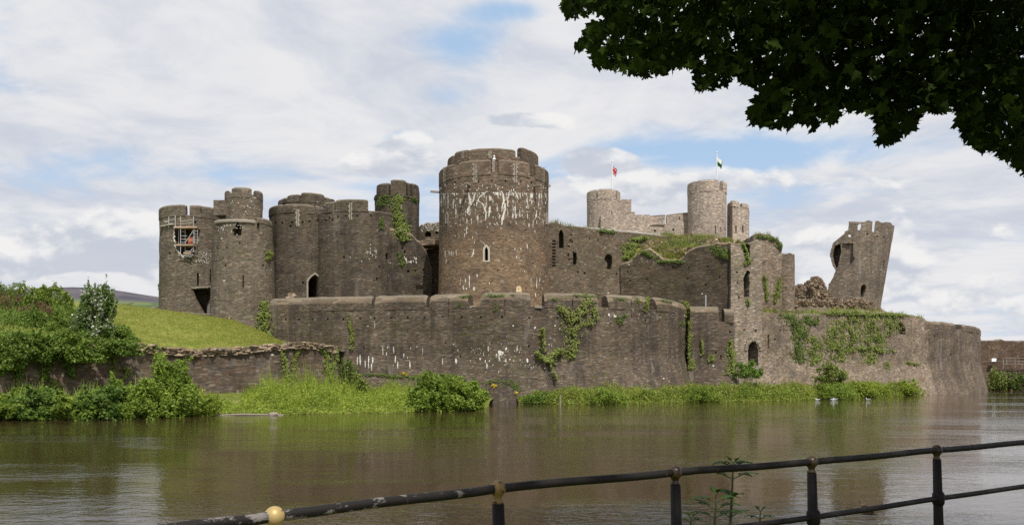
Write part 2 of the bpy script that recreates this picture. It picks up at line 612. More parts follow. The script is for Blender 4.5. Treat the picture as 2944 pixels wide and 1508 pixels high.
def stone(name, gain=1.0, tint=(1, 1, 1), red=0.5, stain=0.5, moss=0.3, white=0.3, tone=0.5, lime=None, course=(2.7, 2.7, 9.5), top=(0.20, 0.18, 0.145)):
    """coursed rubble: every stone its own colour, damp streaks, moss and lime flecks"""
    m, nt, out = newmat(name)
    g = node(nt, 'ShaderNodeNewGeometry')
    pos = g.outputs['Position']
    nx_, ny_, nz_ = SEP(nt, g.outputs['Normal'])
    wob = NOISE(nt, scaled(nt, pos, (0.8, 0.8, 1.6)), 1.0, 3, 0.5, out=1)
    p2 = VM(nt, 'ADD', scaled(nt, pos, course), scaled(nt, VM(nt, 'SUBTRACT', wob, (0.5, 0.5, 0.5)), (0.6, 0.6, 1.6)))
    vor = node(nt, 'ShaderNodeTexVoronoi', {'feature': 'F1'}, {'Vector': p2, 'Scale': 1.0, 'Randomness': 0.95})
    r_, g_, b_ = SEP(nt, vor.outputs['Color'])

    def cc(c, k=1.0): return tuple(max(0.0, c[i] * tint[i] * gain * k) for i in range(3))
    base = RAMP(nt, r_, [(0.0, cc((0.036, 0.031, 0.027))), (0.22, cc((0.085, 0.068, 0.052))), (0.5, cc((0.125, 0.098, 0.072))),
                         (0.74, cc((0.17, 0.13, 0.093))), (0.9, cc((0.225, 0.185, 0.14))), (1.0, cc((0.33, 0.285, 0.23)))])
    rust = MAPR(nt, g_, 1.0 - 0.42 * red, 1.0 - 0.42 * red + 0.1)
    base = MIX(nt, M(nt, 'MULTIPLY', rust, 0.75), base, cc((0.155, 0.078, 0.047)))
    slate = MAPR(nt, b_, 0.80, 0.9)
    base = MIX(nt, M(nt, 'MULTIPLY', slate, 0.7), base, cc((0.115, 0.112, 0.115)))
    base = MIX(nt, 0.38, base, cc((0.128, 0.104, 0.084)))
    # broad weathering
    big = NOISE(nt, scaled(nt, pos, (0.16, 0.16, 0.13)), 1.0, 5, 0.6)
    k = MAPR(nt, big, 0.32, 0.68, 1.0 - 0.45 * tone, 1.0 + 0.45 * tone, False)
    fine = NOISE(nt, scaled(nt, pos, (3.0, 3.0, 9.0)), 1.0, 4, 0.65)
    k = M(nt, 'MULTIPLY', k, MAPR(nt, fine, 0.3, 0.7, 0.78, 1.28, False))
    base = MIX(nt, 1.0, base, COMB(nt, k, k, k), 'MULTIPLY')
    # patches of darker, greyer and warmer facing where the wall was patched and weathered
    pt = NOISE(nt, scaled(nt, pos, (0.42, 0.42, 0.5)), 1.0, 6, 0.7)
    base = MIX(nt, MAPR(nt, pt, 0.52, 0.68, 0.0, 0.72 * tone * 1.6), base, cc((0.052, 0.046, 0.044)))
    base = MIX(nt, MAPR(nt, pt, 0.30, 0.46, 0.30 * tone, 0.0), base, cc((0.23, 0.185, 0.135)))
    olive = NOISE(nt, VM(nt, 'ADD', scaled(nt, pos, (0.3, 0.3, 0.25)), (9, 4, 2)), 1.0, 5, 0.65)
    base = MIX(nt, M(nt, 'MULTIPLY', MAPR(nt, olive, 0.50, 0.70), 0.55 * moss), base, (0.085, 0.082, 0.036))
    # damp streaks running down
    st = NOISE(nt, scaled(nt, pos, (0.55, 0.55, 0.045)), 1.0, 5, 0.6)
    st2 = NOISE(nt, scaled(nt, pos, (1.7, 1.7, 0.10)), 1.0, 3, 0.6)
    sm = MAPR(nt, M(nt, 'ADD', M(nt, 'MULTIPLY', st, 0.7), M(nt, 'MULTIPLY', st2, 0.3)), 0.47, 0.60)
    base = MIX(nt, M(nt, 'MULTIPLY', sm, 0.50 * stain), base, cc((0.040, 0.034, 0.034)))
    pale = MAPR(nt, NOISE(nt, scaled(nt, pos, (0.8, 0.8, 0.09)), 1.0, 4, 0.6), 0.60, 0.72)
    base = MIX(nt, M(nt, 'MULTIPLY', pale, 0.50 * stain), base, cc((0.26, 0.235, 0.22)))
    # moss and lichen
    mo = M(nt, 'MULTIPLY', MAPR(nt, NOISE(nt, scaled(nt, pos, (0.22, 0.22, 0.2)), 1.0, 3, 0.5), 0.45, 0.62), MAPR(nt, NOISE(nt, scaled(nt, pos, (1.6, 1.6, 2.2)), 1.0, 5, 0.7), 0.52, 0.62))
    base = MIX(nt, M(nt, 'MULTIPLY', mo, moss), base, (0.085, 0.082, 0.022))
    # lime and guano flecks
    v2 = node(nt, 'ShaderNodeTexVoronoi', {'feature': 'F1'}, {'Vector': scaled(nt, pos, (2.6, 2.6, 4.2)), 'Scale': 1.0})
    wr, wg, wb = SEP(nt, v2.outputs['Color'])
    clump = MAPR(nt, NOISE(nt, scaled(nt, pos, (0.25, 0.25, 0.3)), 1.0, 3, 0.5), 0.40, 0.66)
    fl = M(nt, 'MULTIPLY', M(nt, 'GREATER_THAN', wr, M(nt, 'SUBTRACT', 0.998, M(nt, 'MULTIPLY', clump, 0.05 * white))),
           M(nt, 'LESS_THAN', v2.outputs['Distance'], MAPR(nt, wg, 0, 1, 0.15, 0.42, False)))
    base = MIX(nt, fl, base, (0.55, 0.53, 0.48))
    if lime:
        # a lime-washed band: short white runs between two heights
        z0, z1, dens = lime
        px_, py_, pz_ = SEP(nt, pos)
        band = M(nt, 'MULTIPLY', MAPR(nt, pz_, z0, z0 + 1.2), MAPR(nt, pz_, z1 - 0.3, z1, 1.0, 0.0))
        ln_ = NOISE(nt, scaled(nt, pos, (3.4, 3.4, 0.85)), 1.0, 4, 0.6)
        lm = M(nt, 'MULTIPLY', band, MAPR(nt, ln_, 0.66 - 0.08 * dens, 0.70 - 0.08 * dens))
        base = MIX(nt, lm, base, (0.56, 0.53, 0.48))
        wm = M(nt, 'MULTIPLY', MAPR(nt, pz_, z0 + 1.5, z0 - 2.0), MAPR(nt, pt, 0.60, 0.44, 0.25, 0.62))
        base = MIX(nt, wm, base, MIX(nt, r_, cc((0.13, 0.088, 0.056)), cc((0.30, 0.215, 0.14))))
    # weathered flat tops
    tp = MAPR(nt, nz_, 0.35, 0.8)
    base = MIX(nt, M(nt, 'MULTIPLY', tp, 0.75), base, MIX(nt, fine, tuple(c * 0.55 for c in top), tuple(c * 1.3 for c in top)))
    hgt = M(nt, 'ADD', M(nt, 'MULTIPLY', vor.outputs['Distance'], -0.9), M(nt, 'ADD', M(nt, 'MULTIPLY', fine, 0.8), M(nt, 'MULTIPLY', r_, 0.5)))
    bmp = node(nt, 'ShaderNodeBump', None, {'Strength': 0.5, 'Distance': 0.06, 'Height': hgt})
    principled(nt, out, base, 0.95, bmp.outputs[0], 0.1)
    return m


def plain(name, c, rough=0.8, var=0.25, scale=3.0, metal=0.0, spec=0.3, bump=0.0):
    m, nt, out = newmat(name)
    pos = node(nt, 'ShaderNodeNewGeometry').outputs['Position']
    n = NOISE(nt, pos, scale, 5, 0.6)
    b = MIX(nt, n, tuple(x * (1 - var) for x in c), tuple(min(1, x * (1 + var)) for x in c))
    bm = None
    if bump:
        bm = node(nt, 'ShaderNodeBump', None, {'Strength': bump, 'Distance': 0.02, 'Height': n}).outputs[0]
    principled(nt, out, b, rough, bm, spec, Metallic=metal)
    return m


def leaf(name, dark, light, trans=0.35, patch=0.35, tip=None, rough=0.55, flower=None, spec=0.25):
    m, nt, out = newmat(name)
    g = node(nt, 'ShaderNodeNewGeometry')
    isl = g.outputs['Random Per Island']
    n = NOISE(nt, g.outputs['Position'], patch, 4, 0.6)
    f = MAPR(nt, M(nt, 'ADD', M(nt, 'MULTIPLY', isl, 0.5), M(nt, 'MULTIPLY', n, 0.9)), 0.35, 1.05, 0, 1, False)
    c = MIX(nt, f, dark, light)
    if tip:
        c = MIX(nt, MAPR(nt, isl, 0.86, 0.9), c, tip)
    if flower:
        fl = M(nt, 'MULTIPLY', M(nt, 'GREATER_THAN', isl, flower[3]), MAPR(nt, n, 0.40, 0.55))
        c = MIX(nt, fl, c, tuple(flower[:3]))
    p = node(nt, 'ShaderNodeBsdfPrincipled', None, {'Base Color': c, 'Roughness': rough, 'Specular IOR Level': spec})
    t = node(nt, 'ShaderNodeBsdfTranslucent', None, {'Color': MIX(nt, 0.5, c, tuple(min(1, x * 1.3) for x in light))})
    mx = node(nt, 'ShaderNodeMixShader', None, {0: trans, 1: p.outputs[0], 2: t.outputs[0]})
    nt.links.new(mx.outputs[0], out.inputs[0])
    return m


S_OUTER = stone('outer_wall_stone', 0.92, (0.985, 0.965, 0.93), 0.40, 1.0, 0.55, 0.30, 0.5)
S_TOWER = stone('great_tower_stone', 1.12, (1.02, 0.98, 0.92), 0.75, 0.45, 0.15, 0.25, 0.45, lime=(20.6, 25.1, 0.75))
S_GATE = stone('gate_tower_stone', 1.15, (0.96, 0.98, 0.96), 0.4, 0.3, 0.45, 0.3, 0.4)
S_BLOCK = stone('gatehouse_stone', 0.75, (0.97, 0.97, 0.96), 0.45, 0.8, 0.5, 0.15, 0.7)
S_HALL = stone('hall_wall_stone', 1.08, (0.98, 0.98, 0.92), 0.6, 0.4, 0.5, 0.35, 0.45)
S_DARK = stone('dark_wall_stone', 0.70, (1.0, 0.98, 0.92), 0.5, 0.4, 0.5, 0.25, 0.4)  # darker, mossy stone of the long ruined wall
S_TAN = stone('turret_stone', 2.3, (0.93, 0.95, 0.93), 0.3, 0.25, 0.45, 0.2, 0.4)
S_EAST = stone('east_wall_stone', 1.7, (0.97, 0.96, 0.92), 0.45, 0.35, 0.6, 0.15, 0.5)
S_BAST = stone('bastion_stone', 1.22, (0.97, 0.95, 0.94), 0.45, 0.75, 0.45, 0.1, 0.4)
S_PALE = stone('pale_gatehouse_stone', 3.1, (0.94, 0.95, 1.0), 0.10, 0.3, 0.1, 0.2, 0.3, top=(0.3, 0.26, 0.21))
S_LEAN = stone('leaning_tower_stone', 1.55, (0.94, 0.95, 0.96), 0.35, 0.6, 0.2, 0.2, 0.5)
S_LOW = stone('low_wall_stone', 0.90, (0.98, 0.95, 0.94), 0.6, 0.6, 0.35, 0.1, 0.5, course=(2.0, 2.0, 6.5))
S_LOWTOP = stone('low_wall_top_stone', 2.7, (1.0, 0.94, 0.86), 0.25, 0.1, 0.4, 0.2, 0.3, course=(1.3, 1.3, 5.5), top=(0.30, 0.26, 0.21))
S_COPE = stone('coping_stone', 1.25, (1.0, 0.95, 0.87), 0.2, 0.25, 0.9, 0.3, 0.35, course=(0.6, 0.6, 3.0), top=(0.19, 0.165, 0.125))
S_FAR = stone('far_dam_stone', 0.82, (1.08, 0.96, 0.9), 0.6, 0.5, 0.6, 0.6, 0.4)
DRESS = plain('dressed_stone', (0.30, 0.26, 0.215), 0.9, 0.35, 2.5, bump=0.3)
DRESSW = plain('pale_dressed_stone', (0.50, 0.45, 0.37), 0.9, 0.3, 2.5, bump=0.3)
m, nt, out = newmat('lime_run')
pos = node(nt, 'ShaderNodeNewGeometry').outputs['Position']
n = NOISE(nt, scaled(nt, pos, (4, 4, 2.2)), 1.0, 5, 0.7)
c = MIX(nt, MAPR(nt, n, 0.34, 0.50), (0.20, 0.165, 0.13), (0.66, 0.63, 0.57))
principled(nt, out, c, 0.95, None, 0.1)
LIME = m
RUBBLE = stone('rubble_core', 1.7, (1.05, 0.96, 0.85), 0.3, 0.1, 0.5, 0.5, 0.6, course=(2.2, 2.2, 3.5))
IRON = plain('painted_iron', (0.009, 0.0065, 0.006), 0.65, 0.5, 14.0, spec=0.25, bump=0.25)
WHITE = plain('white_paint', (0.80, 0.80, 0.79), 0.45, 0.05)
STEEL = plain('galvanised_steel', (0.50, 0.50, 0.50), 0.45, 0.15, metal=0.4)
BOARD = plain('scaffold_board', (0.46, 0.33, 0.24), 0.85, 0.25, 4.0)
NET = plain('orange_netting', (0.38, 0.10, 0.05), 0.8, 0.25, 6.0)
WOOD = plain('weathered_wood', (0.26, 0.22, 0.18), 0.9, 0.3, 6.0)
DOORW = plain('grey_door_wood', (0.17, 0.16, 0.155), 0.8, 0.3, 5.0)
BARK = plain('bark', (0.05, 0.04, 0.03), 0.95, 0.4, 5.0, bump=0.5)
ROCK = plain('pale_rock', (0.24, 0.20, 0.165), 0.9, 0.3, 2.0, bump=0.4)
FEATH = plain('white_feathers', (0.78, 0.78, 0.77), 0.7, 0.08)
FEATHG = plain('grey_feathers', (0.40, 0.42, 0.45), 0.7, 0.1)
BEAK = plain('yellow_beak', (0.55, 0.35, 0.05), 0.5, 0.1)
DUCKB = plain('brown_feathers', (0.09, 0.06, 0.035), 0.7, 0.4, 20.0)

# worn rail: black paint flaked off towards the left end down to grey primer
m, nt, out = newmat('worn_rail_paint')
g = node(nt, 'ShaderNodeNewGeometry')
px_, py_, pz_ = SEP(nt, g.outputs['Position'])
fl = NOISE(nt, scaled(nt, g.outputs['Position'], (6, 6, 14)), 1.0, 6, 0.7)
where = MAPR(nt, px_, -0.15, -0.75)
worn = M(nt, 'MULTIPLY', MAPR(nt, M(nt, 'ADD', fl, M(nt, 'MULTIPLY', where, 0.07)), 0.57, 0.62), MAPR(nt, px_, 0.15, -0.35))
rust = MAPR(nt, NOISE(nt, g.outputs['Position'], 22, 4, 0.6), 0.66, 0.70)
c = MIX(nt, worn, (0.011, 0.009, 0.0085), (0.17, 0.155, 0.145))
c = MIX(nt, rust, c, (0.07, 0.025, 0.012))
bm = node(nt, 'ShaderNodeBump', None, {'Strength': 0.3, 'Distance': 0.004, 'Height': worn})
principled(nt, out, c, 0.6, bm.outputs[0], 0.25)
RAIL = m

# gilded ball: chipped gold paint with rust
m, nt, out = newmat('gold_paint')
pos = node(nt, 'ShaderNodeNewGeometry').outputs['Position']
n = NOISE(nt, pos, 9, 4, 0.6)
c = MIX(nt, n, (0.36, 0.25, 0.09), (0.54, 0.40, 0.18))
c = MIX(nt, MAPR(nt, NOISE(nt, pos, 26, 5, 0.65), 0.60, 0.66), c, (0.12, 0.045, 0.02))
principled(nt, out, c, 0.48, None, 0.4, Metallic=0.2)
GOLD = m
m, nt, out = newmat('faded_gold_paint')
pos = node(nt, 'ShaderNodeNewGeometry').outputs['Position']
c = MIX(nt, MAPR(nt, NOISE(nt, pos, 20, 5, 0.65), 0.52, 0.60), (0.22, 0.145, 0.05), (0.06, 0.026, 0.013))
principled(nt, out, c, 0.5, None, 0.4, Metallic=0.2)
GOLDM = m
m, nt, out = newmat('dull_gold_paint')
pos = node(nt, 'ShaderNodeNewGeometry').outputs['Position']
c = MIX(nt, MAPR(nt, NOISE(nt, pos, 24, 5, 0.65), 0.42, 0.56), (0.075, 0.045, 0.018), (0.02, 0.010, 0.007))
principled(nt, out, c, 0.4, None, 0.5, Metallic=0.2)
GOLDD = m

L_BUSH = leaf('bush_leaves', (0.07, 0.125, 0.018), (0.34, 0.44, 0.075), 0.42)
L_BUSHD = leaf('dark_bush_leaves', (0.05, 0.10, 0.02), (0.22, 0.33, 0.06), 0.35)
L_LUSH = leaf('bank_herbs', (0.09, 0.16, 0.02), (0.40, 0.48, 0.07), 0.4, 0.45, tip=(0.30, 0.31, 0.07))
L_REED = leaf('rough_grass', (0.10, 0.16, 0.022), (0.37, 0.43, 0.08), 0.3, 0.22, tip=(0.33, 0.27, 0.10))
L_IVY = leaf('ivy_leaves', (0.105, 0.145, 0.03), (0.285, 0.335, 0.08), 0.25, 0.8)
L_IVYD = leaf('dark_ivy_leaves', (0.06, 0.095, 0.02), (0.185, 0.24, 0.055), 0.25, 0.8)
L_IVYY = leaf('yellow_ivy_leaves', (0.12, 0.15, 0.032), (0.30, 0.34, 0.09), 0.3, 0.8)
L_THORN = leaf('hawthorn_leaves', (0.06, 0.11, 0.025), (0.20, 0.28, 0.07), 0.25, 0.5, flower=(0.62, 0.62, 0.55, 0.72))
L_GORSE = leaf('gorse_leaves', (0.06, 0.105, 0.014), (0.24, 0.31, 0.045), 0.2, 0.5)
L_DRY = leaf('withered_gorse', (0.085, 0.055, 0.03), (0.24, 0.155, 0.085), 0.2, 0.5)
L_BRAM = leaf('bramble_leaves', (0.045, 0.09, 0.015), (0.21, 0.30, 0.05), 0.28, 0.3)
L_TOP = leaf('wall_top_grass', (0.13, 0.145, 0.025), (0.36, 0.35, 0.09), 0.3, 0.3, tip=(0.10, 0.16, 0.03))
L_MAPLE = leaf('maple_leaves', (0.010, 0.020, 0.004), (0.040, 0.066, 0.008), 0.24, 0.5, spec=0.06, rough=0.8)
L_LAWN = leaf('lawn_tufts', (0.15, 0.19, 0.025), (0.33, 0.34, 0.07), 0.3, 0.4, tip=(0.36, 0.31, 0.10))
L_SAP = leaf('sapling_leaves', (0.035, 0.075, 0.016), (0.09, 0.16, 0.035), 0.3, 3.0)
L_RAG = leaf('ragwort', (0.35, 0.26, 0.02), (0.62, 0.48, 0.03), 0.2, 0.5)
STEM = plain('green_stem', (0.07, 0.07, 0.03), 0.8, 0.3)

# mown slope
m, nt, out = newmat('mown_grass')
pos = node(nt, 'ShaderNodeNewGeometry').outputs['Position']
n = NOISE(nt, scaled(nt, pos, (0.35, 0.35, 0.6)), 1.0, 6, 0.65)
n2_ = NOISE(nt, scaled(nt, pos, (2.2, 2.2, 5)), 1.0, 6, 0.75)
c = MIX(nt, MAPR(nt, n, 0.35, 0.68), (0.125, 0.16, 0.022), (0.235, 0.245, 0.055))
c = MIX(nt, MAPR(nt, NOISE(nt, scaled(nt, pos, (1.1, 1.1, 3.0)), 1.0, 5, 0.7), 0.50, 0.66), c, (0.28, 0.235, 0.075))
c = MIX(nt, M(nt, 'MULTIPLY', MAPR(nt, n2_, 0.42, 0.62), 0.65), c, (0.075, 0.105, 0.014))
c = MIX(nt, M(nt, 'MULTIPLY', MAPR(nt, NOISE(nt, scaled(nt, pos, (0.5, 2.2, 0.6)), 1.0, 3, 0.6), 0.5, 0.62), 0.35), c, (0.26, 0.25, 0.07))
bm = node(nt, 'ShaderNodeBump', None, {'Strength': 0.7, 'Distance': 0.12, 'Height': n2_})
principled(nt, out, c, 0.9, bm.outputs[0], 0.1)
GRASS = m

# bank soil and short turf
m, nt, out = newmat('bank_turf')
pos = node(nt, 'ShaderNodeNewGeometry').outputs['Position']
n = NOISE(nt, pos, 0.5, 6, 0.65)
c = MIX(nt, MAPR(nt, n, 0.35, 0.65), (0.09, 0.12, 0.02), (0.19, 0.19, 0.05))
c = MIX(nt, MAPR(nt, NOISE(nt, pos, 0.9, 5, 0.6), 0.60, 0.72), c, (0.17, 0.13, 0.085))
principled(nt, out, c, 0.95, None, 0.1)
TURF = m

# the broken wall-head soil
m, nt, out = newmat('wall_head_turf')
pos = node(nt, 'ShaderNodeNewGeometry').outputs['Position']
n = NOISE(nt, pos, 0.6, 6, 0.65)
c = MIX(nt, MAPR(nt, n, 0.38, 0.62), (0.10, 0.105, 0.02), (0.22, 0.19, 0.07))
c = MIX(nt, MAPR(nt, NOISE(nt, pos, 1.3, 5, 0.7), 0.58, 0.64), c, (0.16, 0.13, 0.10))
bm = node(nt, 'ShaderNodeBump', None, {'Strength': 1.0, 'Distance': 0.25, 'Height': n})
principled(nt, out, c, 0.95, bm.outputs[0], 0.1)
HEADTURF = m

# asphalt path on the near bank
ASPH = plain('path_asphalt', (0.055, 0.053, 0.05), 0.9, 0.3, 8.0, bump=0.3)

# far hill: heather above with blue-grey haze in its colour, fields and woods below
m, nt, out = newmat('hill_heath')
pos = node(nt, 'ShaderNodeNewGeometry').outputs['Position']
_, _, hz = SEP(nt, pos)
n = NOISE(nt, scaled(nt, pos, (0.004, 0.004, 0.006)), 1.0, 6, 0.6)
hazy_heath = MIX(nt, MAPR(nt, n, 0.40, 0.62), (0.068, 0.068, 0.086), (0.115, 0.105, 0.112))
field = MIX(nt, MAPR(nt, NOISE(nt, scaled(nt, pos, (0.009, 0.004, 0.01)), 1.0, 4, 0.5), 0.45, 0.55), (0.075, 0.115, 0.055), (0.135, 0.165, 0.075))
field = MIX(nt, MAPR(nt, NOISE(nt, scaled(nt, pos, (0.012, 0.006, 0.02)), 1.0, 4, 0.6), 0.57, 0.60), field, (0.035, 0.055, 0.038))
edge = MAPR(nt, M(nt, 'ADD', hz, M(nt, 'MULTIPLY', n, 60.0)), 268, 290)
principled(nt, out, MIX(nt, edge, field, hazy_heath), 1.0, None, 0.0)
HILL = m

# lake
m, nt, out = newmat('lake_water')
g = node(nt, 'ShaderNodeNewGeometry')
pos = g.outputs['Position']
wp = VM(nt, 'ADD', scaled(nt, pos, (1, 1, 0)), scaled(nt, NOISE(nt, scaled(nt, pos, (0.16, 0.22, 1)), 1.0, 3, 0.5, out=1), (1.6, 1.6, 0)))
r1 = NOISE(nt, scaled(nt, wp, (1.5, 2.6, 1)), 1.0, 3, 0.55)
r2 = NOISE(nt, scaled(nt, wp, (4.5, 7.5, 1)), 1.0, 3, 0.55)
r3 = NOISE(nt, scaled(nt, wp, (0.35, 0.6, 1)), 1.0, 2, 0.5)
calm = MAPR(nt, NOISE(nt, scaled(nt, pos, (0.03, 0.10, 1)), 1.0, 4, 0.55), 0.42, 0.64, 0.40, 1.6)
hh = M(nt, 'MULTIPLY', M(nt, 'ADD', M(nt, 'ADD', M(nt, 'MULTIPLY', r1, 0.019), M(nt, 'MULTIPLY', r2, 0.010)), M(nt, 'MULTIPLY', r3, 0.012)), calm)
bm = node(nt, 'ShaderNodeBump', None, {'Strength': 1.0, 'Distance': 1.0, 'Height': hh})
mud = MIX(nt, NOISE(nt, pos, 0.05, 3, 0.5), (0.034, 0.022, 0.010), (0.048, 0.031, 0.015))
principled(nt, out, mud, 0.03, bm.outputs[0], 0.5, IOR=1.333)
WATER = m

# slack flags
m, nt, out = newmat('red_flag_cloth')
tcn = node(nt, 'ShaderNodeTexCoord').outputs['UV']
fu, fv, _ = SEP(nt, tcn)


def absd(a, b): return M(nt, 'ABSOLUTE', M(nt, 'SUBTRACT', a, b))
cu_, cv_ = M(nt, 'SUBTRACT', fu, 0.5), M(nt, 'SUBTRACT', fv, 0.5)
d1 = M(nt, 'ABSOLUTE', M(nt, 'SUBTRACT', cu_, cv_)); d2 = M(nt, 'ABSOLUTE', M(nt, 'ADD', cu_, cv_))
dg_ = M(nt, 'MINIMUM', d1, d2)
cr_ = M(nt, 'MINIMUM', M(nt, 'ABSOLUTE', cu_), M(nt, 'MULTIPLY', M(nt, 'ABSOLUTE', cv_), 0.6))
c = MIX(nt, M(nt, 'LESS_THAN', dg_, 0.12), (0.03, 0.04, 0.16), (0.75, 0.73, 0.72))
c = MIX(nt, M(nt, 'LESS_THAN', dg_, 0.05), c, (0.55, 0.045, 0.06))
c = MIX(nt, M(nt, 'LESS_THAN', cr_, 0.16), c, (0.75, 0.73, 0.72))
c = MIX(nt, M(nt, 'LESS_THAN', cr_, 0.12), c, (0.55, 0.045, 0.06))
principled(nt, out, c, 0.8)
FLAGR = m
m, nt, out = newmat('green_flag_cloth')
fu, fv, _ = SEP(nt, node(nt, 'ShaderNodeTexCoord').outputs['UV'])
principled(nt, out, MIX(nt, M(nt, 'GREATER_THAN', fv, 0.5), (0.02, 0.10, 0.03), (0.78, 0.78, 0.77)), 0.8)
FLAGG = m


# ------------------------------------------------------------------ masonry helpers
def ang(cx, cy, Rr, px):
    """bearing (degrees) on a drum where the sight line through a column meets it"""
    d = Vector(((px - CX) / F, 1.0)).normalized()
    c_ = Vector((cx, cy))
    b = d.dot(c_)
    disc = b * b - c_.dot(c_) + Rr * Rr
    t = b - math.sqrt(max(0.0, disc))
    p = d * t - c_
    return math.degrees(math.atan2(p.x, -p.y))


def drum_of(l, r, Yc):
    cx = X((l + r) / 2, Yc)
    return cx, Yc, (r - l) / 2 / F * Yc * 0.995


def ring(root, cx, cy, Rr, edges, zb, zt, mats, thick=0.9, rnd=0.3, slits=(), quoin=None, name='merlon'):
    """merlons between bearings: edges = [(a0, a1), ...] in degrees"""
    out = []
    for k, (a0, a1) in enumerate(edges):
        t = zt[k] if isinstance(zt, (list, tuple)) else zt
        mb = merlon(arc(cx, cy, Rr, a0, a1), zb, t, thick, rnd)
        for (px, y0, y1, wd) in slits:
            h = mb.hit(px, (y0 + y1) / 2)
            if h and (h[0] - Vector((cx, cy, h[0].z))).length > Rr - 0.3 and h[1].y < 0.3:
                mb.cut(rect(px - wd / 2, px + wd / 2, y0, y1), 2.2, out=0.4)
        out.append(mb.build(name, mats, root))
    return out


def quoins(root, mbs, px, y0, y1, wpx, gap, mat, name='slit_surround', step=8.0, proud=0.05):
    """dressed blocks up both sides of a loop"""
    q = MB()
    y = y1
    k = 0
    while y > y0 + 2:
        for sd in (-1, 1):
            ww = wpx * (1.0 if (k + (sd > 0)) % 2 else 0.6) * random.uniform(0.9, 1.1)
            x = px + sd * (gap / 2 + ww / 2)
            h = None
            for mbx in mbs:
                g_ = mbx.hit(x, y - step / 2)
                if g_ and (h is None or (g_[0] - EYE).length < (h[0] - EYE).length): h = g_
            if h is None: continue
            loc, n = h
            n = Vector((n.x, n.y, 0)).normalized() if abs(n.z) < 0.95 else Vector((0, -1, 0))
            d = (loc - EYE).length / F
            q.box(loc - n * (0.15 - proud), ww * d, 0.30, step * d * 0.94, math.atan2(n.x, -n.y), 0.012)
        y -= step
        k += 1
    return q.build(name, mat, root)


def holes(mb, pts, s=5.0, depth=0.6):
    for (x, y) in pts:
        ww = s * random.uniform(0.85, 1.15) / 2
        hh = s * random.uniform(0.9, 1.3) / 2
        mb.cut(rect(x - ww, x + ww, y - hh, y + hh), depth)


def frame_ring(root, mb, inner, outer, mat, name='window', proud=0.06, back=0.35, ref=None):
    """a dressed surround: ring of stone between two outlines, lying on the wall"""
    ax = sum(p[0] for p in inner) / len(inner); ay = sum(p[1] for p in inner) / len(inner)
    h = mb.hit(*(ref or (ax, ay)))
    loc, n = h
    n = Vector((n.x, n.y, 0)).normalized()

    def pr(p):
        d = Vector(((p[0] - CX) / F, 1.0, (HY - p[1]) / F))
        return EYE + d * ((loc - EYE).dot(n) / d.dot(n))
    k = len(inner)
    q = MB()
    V = [pr(p) + n * proud for p in inner] + [pr(p) + n * proud for p in outer] + [pr(p) - n * back for p in inner] + [pr(p) - n * back for p in outer]
    Fc = []
    for i in range(k):
        j = (i + 1) % k
        Fc += [(i, k + i, k + j, j), (i, j, 2 * k + j, 2 * k + i), (k + i, 3 * k + i, 3 * k + j, k + j), (2 * k + i, 2 * k + j, 3 * k + j, 3 * k + i)]
    q.add(V, Fc)
    return q.build(name, mat, root)


def grow(pts, g, gb=None):
    ax = sum(p[0] for p in pts) / len(pts); y1 = max(p[1] for p in pts)
    ay = sum(p[1] for p in pts) / len(pts)
    out = []
    for (x, y) in pts:
        dx_, dy_ = x - ax, y - ay
        L = math.hypot(dx_, dy_) or 1
        if abs(y - y1) < 0.5:
            out.append((x + (g if dx_ > 0 else -g), y + (gb if gb is not None else g)))
        elif abs(dx_) < 0.5:
            out.append((x, y - g * 1.3))
        else:
            out.append((x + (g if dx_ > 0 else -g), y - g * 0.5))
    return out


def stones_on(root, mb, spots, n, size, mat, name='loose_stones', lift=0.0):
    q = MB()
    for _ in range(n):
        (x, y, sx, sy) = random.choice(spots)
        h = mb.hit(random.gauss(x, sx / 2), random.gauss(y, sy / 2))
        if h is None: continue
        s_ = size * random.uniform(.5, 1.5)
        q.box(h[0] + Vector((0, 0, lift)), s_ * random.uniform(.9, 1.7), s_ * 1.1, s_ * random.uniform(.5, 1.0), random.uniform(-1.6, 1.6), s_ * .3)
    return q.build(name, mat, root) if q.v else None


SURF = []      # surfaces that plants can climb: (MB)

# ================================================================== the great round tower
gx, gy, gr = drum_of(1262, 1578, 106.0)
gz0 = 9.5
yf = gy - gr
z_cren = Z(496, yf)
z_top = Z(458, yf)
root = thing('round_tower', 'great round tower with white lime runs down its brown drum, mid castle', 'tower', (gx, gy, gz0))
GT = root
d = MB()
d.solid(circle(gx, gy, gr, n=84), gz0, z_cren, 22, 0.05, lambda z: 0.16 * max(0, (20 - z) / 10))
SURF.append(d)


def z4(x, y): return (1200 + x * .3788, 400 + y * .3788)


